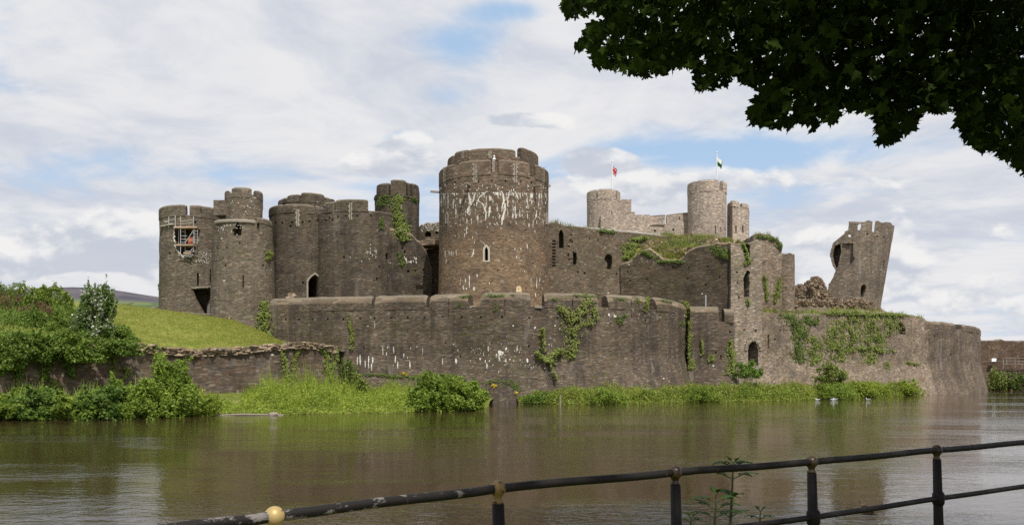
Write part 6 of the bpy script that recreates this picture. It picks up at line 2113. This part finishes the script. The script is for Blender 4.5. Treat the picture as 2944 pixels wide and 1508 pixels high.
bush('shrub', 'round pale leaved shrub in front of the eastern wall', 'shrub', 2348, 2432, 1044, 1106, 108, 5200, L_IVY, .14, group=G2)
bush('bush', 'dark low bush at the water below the pale shrub', 'bush', 2356, 2462, 1098, 1146, 106, 5200, L_BUSH, .13, group=G2)
bush('bush', 'long low bush on the shore towards the bastion', 'bush', 2450, 2560, 1096, 1139, 115, 4600, L_LUSH, .14, group=G2)
bush('bush', 'last bush of the right shore beside the bastion', 'bush', 2545, 2655, 1090, 1136, 126, 4600, L_LUSH, .15, group=G2)
bush('shrub', 'bluish dark shrub below the arched door of the tan turret', 'shrub', 2110, 2192, 1036, 1086, 101.5, 3600, L_BUSHD, .13, group=G2)
bush('bush', 'dark bramble bush at the water near the wooden stake', 'bush', 1690, 1800, 1112, 1163, 87.5, 4000, L_BUSH, .11, group=G2)
bush('bush', 'bramble bush at the water below the long narrow creeper', 'bush', 1960, 2070, 1106, 1158, 94, 4200, L_BUSH, .11, group=G2)
bush('bush', 'first small bush at the left tip of the right shore', 'bush', 1500, 1600, 1122, 1158, 89, 2600, L_BUSHD, .10, group=G2)
G3 = 'shrubs below the far dam'
bush('shrub', 'tall green shrub beside the bastion below the far dam', 'shrub', 2840, 2905, 1055, 1122, 166, 4600, L_IVY, .2, group=G3)
bush('shrub', 'dark green shrub at the right edge below the far dam', 'shrub', 2895, 2985, 1070, 1123, 165, 4600, L_IVYD, .2, group=G3)

# ---- the thicket on the slope at the left
G4 = 'gorse and shrubs on the left slope'
bush('gorse_bush', 'green gorse bush at the left edge, against the sky', 'shrub', -70, 74, 812, 925, 84, 15000, L_GORSE, .11, group=G4, narrow=.35)
bush('gorse_bush', 'withered brown gorse at the left edge', 'shrub', -40, 64, 846, 930, 81, 9000, L_DRY, .10, group=G4, narrow=.3)
bush('gorse_bush', 'rounded green shrub between the gorse and the hawthorn', 'shrub', 52, 204, 820, 930, 83, 17000, L_GORSE, .12, group=G4)
bush('gorse_bush', 'low brownish gorse below the rounded green shrub', 'shrub', 62, 150, 866, 930, 79.5, 5000, L_DRY, .09, group=G4, narrow=.25)
hw = bush('hawthorn', 'white flowering hawthorn leaning in the wind on the slope', 'tree', 196, 318, 818, 1000, 75.2, 24000, L_THORN, .12, group=None, lean=.24, stems=6, lobes=13)
for (x0, x1, y0, y1, Y, mat, lab) in ((-90, 80, 900, 1020, 76, L_BRAM, 'dark bramble clump at the left edge of the slope'), (40, 180, 885, 1010, 77, L_BRAM, 'bramble clump below the rounded green shrub'),
                                      (130, 262, 915, 1000, 78, L_BRAM, 'bramble clump at the left foot of the hawthorn'), (285, 392, 935, 1008, 76.0, L_BRAM, 'low bramble at the right foot of the hawthorn')):
    bush('bramble', lab, 'bramble', x0, x1, y0, y1, Y, 13000, mat, .12, group=G4)
for (x0, x1, y0, y1, Y, lab) in ((-70, 70, 955, 1062, 66.0, 'bramble hanging over the wall at the left edge'), (40, 165, 955, 1040, 67.5, 'bramble hanging over the wall below the dark clump'), (125, 290, 950, 1042, 69.2, 'bramble hanging over the wall below the hawthorn'),
                                 (255, 400, 975, 1022, 71.6, 'low bramble trailing over the wall top right of the others')):
    bush('bramble', lab, 'bramble', x0, x1, y0, y1, Y, 11000, L_BRAM, .12, depth=2.6, group='brambles hanging over the low wall', stems=2)
cover('undergrowth', 'rough undergrowth on the slope between the brambles', [(-260, 62), (-100, 66), (0, 68), (120, 70.5), (273, 73), (380, 75)], [(-300, 88), (-100, 90), (30, 90), (150, 88), (250, 85), (330, 80)], 26000, 1.0, L_BRAM, .12, .2, None, zb=0.0, surf=SLOPE)
bush('shrub', 'small shrub beside the left gate tower base against the sky', 'shrub', 456, 470, 808, 846, 117, 500, L_BUSHD, .15)

# ================================================================== small things at the water
P = at_ = W(1611, 1160, 87)
q = MB(); q.tube([P + Vector((0, 0, -.5)), P + Vector((-.02, 0, .5)), W(1612, 1134, 87)], [.10, .09, .08], 7)
tag(q.build('stake', WOOD), 'weathered wooden stake standing in the shallow water', 'stake')
q = MB(); a, b = W(615, 1193, 63.2), W(815, 1191.5, 63.6)
q.tube([a, a.lerp(b, .4) + Vector((0, 0, .05)), b], [.07, .09, .06], 6)
tag(q.build('log', WOOD), 'long grey log lying at the water line', 'log')


def rock(label, px, py, Y, s):
    bm_ = MB()
    V, Fc = [], []
    P = W(px, py, Y)
    n = 10
    for i in range(6):
        for k in range(n):
            th = 2 * math.pi * k / n
            ph = (i / 5 - .5) * math.pi
            r_ = s * (1 + .35 * nz(math.cos(th) * 1.3 + px, math.sin(th) * 1.3, ph))
            V.append(P + Vector((r_ * math.cos(ph) * math.cos(th), r_ * .8 * math.cos(ph) * math.sin(th), r_ * .5 * math.sin(ph))))
    Fc = [(i * n + k, i * n + (k + 1) % n, (i + 1) * n + (k + 1) % n, (i + 1) * n + k) for i in range(5) for k in range(n)]
    bm_.add(V, Fc)
    return tag(bm_.build('rock', ROCK), label, 'rock')


rock('pale pink rock at the right end of the log', 786, 1190, 63.0, .36)
rock('flat pale rock at the left end of the log', 624, 1197, 62.4, .26)


def bird(name, label, cat, px, py, Y, L, heading, mat, wing, group=None, beak=BEAK):
    """a swimming bird: one body, wings folded, bill"""
    P = W(px, py, Y); P.z = 0.0
    root = thing(name, label, cat, P, group)
    f = Vector((math.cos(heading), math.sin(heading), 0)); sd = Vector((-f.y, f.x, 0))
    bd = MB()
    st = [(-.52, .16, .01), (-.40, .14, .06), (-.2, .11, .15), (0, .10, .19), (.2, .11, .17), (.32, .15, .12), (.36, .22, .075), (.37, .30, .06), (.40, .37, .075), (.46, .38, .06), (.50, .37, .02)]
    V, Fc = [], []
    n = 10
    for (a, h, r_) in st:
        for k in range(n):
            th = 2 * math.pi * k / n
            V.append(P + f * a * L + sd * math.cos(th) * r_ * L + Vector((0, 0, (h + math.sin(th) * r_ * .85) * L)))
    Fc = [(i * n + k, i * n + (k + 1) % n, (i + 1) * n + (k + 1) % n, (i + 1) * n + k) for i in range(len(st) - 1) for k in range(n)]
    Fc += [tuple(reversed(range(n))), tuple((len(st) - 1) * n + k for k in range(n))]
    bd.add(V, Fc); bd.build('body', mat, root, True)
    for s_ in (-1, 1):
        w_ = MB()
        V = []
        for (a, h, o) in ((.22, .2, .14), (.05, .27, .17), (-.3, .24, .12), (-.62, .22, .02), (-.25, .12, .17), (.1, .1, .19)):
            V.append(P + f * a * L + sd * s_ * o * L + Vector((0, 0, h * L)))
        V += [v - sd * s_ * .05 * L for v in V]
        w_.add(V, [tuple(range(6)), tuple(reversed(range(6, 12)))] + [(i, (i + 1) % 6, 6 + (i + 1) % 6, 6 + i) for i in range(6)])
        w_.build('wing', wing, root)
    bk_ = MB(); h0 = P + f * .49 * L + Vector((0, 0, .37 * L)); bk_.tube([h0, h0 + f * .13 * L - Vector((0, 0, .02 * L))], [.025 * L, .006 * L], 6); bk_.build('beak', beak, root)
    return root


GG = 'gulls resting on the water'
for (px, py, Y, hd_, lab) in ((2350, 1149, 102, 2.9, 'white gull at the left end of the flock, nearest the bank'), (2367, 1145, 108, .2, 'white gull close to the shore, second in the flock'), (2385, 1146, 107, 3.3, 'white gull in the middle of the close group'), (2393, 1149.5, 102, .4, 'white gull lowest in the close group'),
                              (2401, 1148, 104, 2.7, 'white gull at the right of the close group'), (2411, 1146.5, 107, .1, 'white gull alone just right of the close group'), (2496, 1149, 102.5, 2.2, 'white gull resting far to the right of the flock')):
    bird('gull', lab, 'gull', px, py, Y, .62, hd_, FEATH, FEATHG, GG)
bird('duck', 'brown duck swimming behind the lower railing bar', 'duck', 2496, 1468, 18.5, .46, 2.0, DUCKB, DUCKB, None, DUCKB)

# ================================================================== the railing on the near path
POSTS = [(306, 1545, 2.72, None), (789, 1483, 3.13, GOLD), (1431, 1403, 3.88, GOLDM), (1941, 1357, 4.62, GOLDD), (2333, 1327, 5.18, GOLDD), (2693, 1293, 5.95, GOLDD), (2985, 1268, 6.7, GOLDD)]
root = thing('railing', 'black iron railing with gilded ball finials along the lakeside path', 'railing', (X(1941, 4.62), 4.62, 1.33))
tops = []
for (px, py, Y, gm) in POSTS:
    tops.append(W(px, py, Y))
lows = [t - Vector((0, 0, .345)) + Vector((.012, 0, 0)) for t in tops]
for i, (t, lo, (px, py, Y, gm)) in enumerate(zip(tops, lows, POSTS)):
    post = MB()
    base = Vector((t.x + .03, t.y, 1.30))
    ax_ = (t - base)
    pr = [(0.0, .055), (.05, .055), (.07, .040), (.30, .037), (.58, .033), (.94, .0285)]
    post.tube([base + ax_ * a for a, _ in pr], [r_ for _, r_ in pr], 16)
    kk = lo.lerp(base, 0.0)
    post.tube([lo + Vector((0, 0, .052)), lo + Vector((0, 0, .036)), lo + Vector((0, 0, .0)), lo - Vector((0, 0, .036)), lo - Vector((0, 0, .05))], [.028, .040, .043, .040, .032], 16)
    p_ = post.build('post', IRON, root, True)
    ball = MB()
    rb = .039
    prof = [(.024, -.072), (.026, -.062), (.026, -.055), (.020, -.050), (.019, -.044)] + [(rb * math.sin(math.pi * k / 14), -rb * math.cos(math.pi * k / 14)) for k in range(3, 14)] + [(.002, rb)]
    ball.lathe(t, prof, 24)
    ball.build('ball', gm or GOLDD, p_, True)
for (seq, rad, nm) in ((tops, .0215, 'top_rail'), (lows, .0185, 'lower_rail')):
    for a, b in zip(seq[:-1], seq[1:]):
        q = MB()
        d_ = (b - a).normalized()
        pts = [a + d_ * .02 if nm == 'top_rail' else a]
        for k in range(1, 7):
            P = a.lerp(b, k / 7)
            P.z += .003 * math.sin(k / 7 * math.pi * 2 + a.x) * (1 if nm == 'top_rail' else .4)
            pts.append(P)
        pts.append(b - d_ * .02 if nm == 'top_rail' else b)
        q.tube(pts, rad, 14, False)
        o = q.build(nm, RAIL, root, True)
    if nm == 'top_rail':
        for t, a in zip(tops[1:], tops[:-1]):
            pass

# ================================================================== saplings and weeds behind the railing
def sap_leaf(P, d, L, wd, curl=.25):
    """a pointed leaf as a bent strip"""
    d = d.normalized()
    sd = d.cross(Vector((0, 0, 1)))
    if sd.length < .1: sd = Vector((1, 0, 0))
    sd.normalize()
    V = []
    pr = [(0, .08), (.2, .75), (.45, 1.0), (.7, .72), (.88, .35), (1, .02)]
    for (t, w_) in pr:
        c_ = P + d * t * L + Vector((0, 0, -curl * L * t * t))
        V += [c_ - sd * w_ * wd + Vector((0, 0, .12 * wd)), c_, c_ + sd * w_ * wd + Vector((0, 0, .12 * wd))]
    Fc = []
    for i in range(len(pr) - 1):
        for k in range(2): Fc.append((i * 3 + k, i * 3 + k + 1, (i + 1) * 3 + k + 1, (i + 1) * 3 + k))
    return V, Fc


def sapling(label, stem_px, Y, pairs, L, mat=L_SAP):
    pts = [W(a, b, Y) for (a, b) in stem_px]
    pts = [Vector((pts[0].x, Y, 1.30))] + pts
    root = thing('sapling', label, 'sapling', pts[0], 'saplings behind the railing')
    q = MB(); q.tube(pts, [.012 - .009 * i / (len(pts) - 1) for i in range(len(pts))], 7); q.build('stem', STEM, root)
    lf = MB()
    for k, (t, s_) in enumerate(pairs):
        u_ = t * (len(pts) - 1); i = min(int(u_), len(pts) - 2)
        P = pts[i].lerp(pts[i + 1], u_ - i)
        a0 = rng.uniform(0, 3.1) if k % 2 else rng.uniform(-.4, .4)
        for sgn in (0, math.pi):
            dr = Vector((math.cos(a0 + sgn), math.sin(a0 + sgn) * .6, .5 if t < .97 else 1.1))
            for (o, ls, sp) in ((0, 1.0, 0), (.0, .72, .7), (.0, .72, -.7)):
                d2 = Matrix.Rotation(sp, 3, 'Z') @ dr
                off = dr.normalized() * L * .35 * s_
                lf.add(*sap_leaf(P + off, d2, L * ls * s_, L * .34 * s_ * ls, rng.uniform(.2, .5)))
            lf.tube([P, P + dr.normalized() * L * .4 * s_], .003, 5)
    lf.build('foliage', mat, root)
    return root


sapling('tall slender sapling between the railing posts', [(2100, 1500), (2103, 1440), (2106, 1380), (2107, 1345), (2108, 1332)], 5.6, [(.25, 1.0), (.42, 1.0), (.62, 1.25), (.80, 1.2), (.94, .8), (1.0, .6)], .115)
sapling('short bushy sapling left of the tall one', [(2055, 1490), (2058, 1450), (2058, 1425)], 5.5, [(.35, 1.1), (.55, 1.1), (.75, 1.1), (1.0, .6)], .125)
sapling('low seedling right of the tall sapling', [(2184, 1505), (2186, 1470)], 5.7, [(.7, .9), (1.0, .55)], .10)
sapling('low seedling beside the third railing post', [(1985, 1505), (1987, 1488)], 5.5, [(.7, .8), (1.0, .55)], .09)
# short turf by the path
n = 9000
gx_ = rng.uniform(-9, 11, n); gy_ = rng.uniform(2.3, 8.6, n)
B_ = np.stack([gx_, gy_, np.where(gy_ < 7.6, 1.31, 1.31 - (gy_ - 7.6))], 1)
a_ = rng.uniform(0, math.pi, n); U = np.stack([np.cos(a_), np.sin(a_), 0 * a_], 1) * .006
tip = B_ + np.stack([rng.normal(size=n) * .05, rng.normal(size=n) * .05, rng.uniform(.05, .22, n)], 1)
tag(mesh_np('grass', np.stack([B_ - U, B_ + U, tip + U * .2, tip - U * .2], 1).reshape(-1, 3), 4, L_REED), 'tufts of grass along the path edge', None, None, 'stuff')

# ================================================================== the maple overhead
EDGE = [(1560, -40), (1610, 0), (1612, 38), (1647, 60), (1680, 61), (1723, 46), (1735, 60), (1690, 80), (1655, 125), (1642, 152), (1675, 152), (1692, 150), (1707, 186), (1756, 219), (1804, 212), (1869, 234), (1923, 222), (1956, 196), (1983, 216), (1999, 265), (2032, 277), (2075, 262), (2102, 234),
        (2145, 250), (2172, 268), (2150, 300), (2145, 357), (2210, 374), (2275, 380), (2308, 354), (2340, 391), (2362, 352), (2394, 358), (2440, 335), (2470, 322), (2492, 347), (2513, 330), (2516, 422), (2573, 428), (2589, 400), (2638, 368), (2654, 325), (2697, 336), (2745, 320), (2751, 379), (2762, 411), (2816, 434), (2870, 450), (2903, 472), (2941, 504), (3000, 530), (3300, 540)]
poly = np.array(EDGE + [(3300, -1500), (1560, -1500)], float)


def inside(px, py):
    c_ = np.zeros(len(px), bool)
    n = len(poly)
    j = n - 1
    for i in range(n):
        xi, yi = poly[i]; xj, yj = poly[j]
        t = ((yi > py) != (yj > py)) & (px < (xj - xi) * (py - yi) / (yj - yi + 1e-9) + xi)
        c_ ^= t
        j = i
    return c_


def maple_shape():
    """five lobed leaf outline, unit size, stalk at the origin, tip along +y"""
    half = [(0, 0), (.16, -.04), (.40, .06), (.30, .20), (.52, .30), (.78, .42), (.60, .50), (.62, .62), (.38, .58), (.24, .60), (.22, .80), (.10, .84), (0, 1.12)]
    return half + [(-x, y) for (x, y) in half[-2:0:-1]]


ms = np.array(maple_shape())
mc = np.array([0, .38])


def maple_leaves(C, s, hang):
    """C points, s sizes: each leaf a fan of triangles round its middle"""
    n = len(C)
    T = rng.normal(size=(n, 3)) * .75
    T[:, 2] -= hang                      # tips hang down
    T = unit(T)
    N = rng.normal(size=(n, 3)); N[:, 2] += .5
    N = unit(N - (N * T).sum(1, keepdims=True) * T)
    B = np.cross(T, N)
    m_ = len(ms)
    fold = np.abs(ms[:, 0]) * .25
    P = C[:, None, :] + s[:, None, None] * (ms[None, :, 0, None] * B[:, None, :] + (ms[None, :, 1, None] - .4) * T[:, None, :] - fold[None, :, None] * N[:, None, :])
    mid = C[:, None, :] + s[:, None, None] * ((mc[1] - .4) * T[:, None, :])
    V = np.concatenate([P, mid], axis=1)
    k = m_ + 1
    base = (np.arange(n) * k)[:, None, None]
    tri = np.array([(m_, i, (i + 1) % m_) for i in range(m_)])[None]
    return V.reshape(-1, 3), (base + tri).reshape(-1, 3)


C, S_ = [], []
# the drooping outer sprays seen against the sky
cand = 14500
px = rng.uniform(1590, 3050, cand); py = rng.uniform(-160, 520, cand)
Yd = rng.uniform(9.6, 13.6, cand)
ok = inside(px, py + 13) & inside(px - 9, py + 4) & inside(px + 9, py + 4)
k = np.array([noise.noise(Vector((a * .02, b * .022, c_ * .4))) for a, b, c_ in zip(px, py, Yd)])
ok &= k > -.46
px, py, Yd = px[ok], py[ok], Yd[ok]
C.append(np.stack([(px - CX) / F * Yd, Yd, EYE_Z + (HY - py) / F * Yd], 1)); S_.append(rng.uniform(.085, .185, len(px)))
print('outer leaves', len(px))
# the body of the crown over the path
cand = 21000
D = unit(rng.normal(size=(cand, 3))) * (rng.uniform(.25, 1, (cand, 1)) ** .5)
Q = D * np.array([8.5, 9.2, 5.0]) + np.array([8.3, 4.0, 11.4])
ppx = np.where(Q[:, 1] > .3, Q[:, 0] / np.maximum(Q[:, 1], .3) * F + CX, 1e5); ppy = np.where(Q[:, 1] > .3, HY - (Q[:, 2] - EYE_Z) / np.maximum(Q[:, 1], .3) * F, -1e5)
vis = (ppx > -200) & (ppx < 3150) & (ppy > -60) & (ppy < 1600)
ok = (~vis) | inside(ppx, ppy + 20)
ok &= (Q[:, 2] > 5.5)
Q = Q[ok]
C.append(Q); S_.append(rng.uniform(.13, .24, len(Q)))
C = np.concatenate(C); S_ = np.concatenate(S_)
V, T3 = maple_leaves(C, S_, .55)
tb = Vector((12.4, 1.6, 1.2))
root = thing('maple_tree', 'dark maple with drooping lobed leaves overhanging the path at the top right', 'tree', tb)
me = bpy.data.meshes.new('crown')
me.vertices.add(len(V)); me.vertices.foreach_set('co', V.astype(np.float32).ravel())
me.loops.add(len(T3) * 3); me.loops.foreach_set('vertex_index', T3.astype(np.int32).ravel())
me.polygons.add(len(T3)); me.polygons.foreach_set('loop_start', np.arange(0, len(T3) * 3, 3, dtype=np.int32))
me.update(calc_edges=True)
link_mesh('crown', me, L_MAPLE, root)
q = MB(); q.tube([tb, tb + Vector((-.1, .1, 1.5)), tb + Vector((-.05, .3, 4)), tb + Vector((-.3, .6, 7)), tb + Vector((-.4, 1.0, 10))], [.42, .33, .28, .2, .08], 12)
q.build('trunk', BARK, root, True)
for tip, z0 in (((5.8, 11.5, 7.6), 5.0), ((3.0, 12.0, 8.8), 6.0), ((1.6, 11.0, 8.2), 6.6), ((7.2, 12.3, 6.9), 4.4), ((4.2, 11.2, 8.0), 5.6), ((6.6, -.5, 11), 5.6), ((14, 5, 11), 5.2), ((11, 10, 10), 6.2), ((12, -1, 10.5), 6.4)):
    q = MB()
    s_ = Vector((tb.x - .15, tb.y + .4, z0)); e_ = Vector(tip)
    m1 = s_.lerp(e_, .35) + Vector((0, 0, 1.1)); m2 = s_.lerp(e_, .7) + Vector((.2, 0, .9))
    q.tube([s_, m1, m2, e_], [.13, .09, .05, .012], 8)
    for k in range(7):
        t = rng.uniform(.4, 1)
        a = m1.lerp(e_, t)
        a = (m1.lerp(m2, t * 2 - .6) if t < .65 else m2.lerp(e_, min(1, (t - .5) * 1.8)))
        q.tube([a, a + Vector((rng.uniform(-.9, .9), rng.uniform(-.8, .8), rng.uniform(-.35, .4)))], [.02, .005], 5)
    q.build('branch', BARK, root)
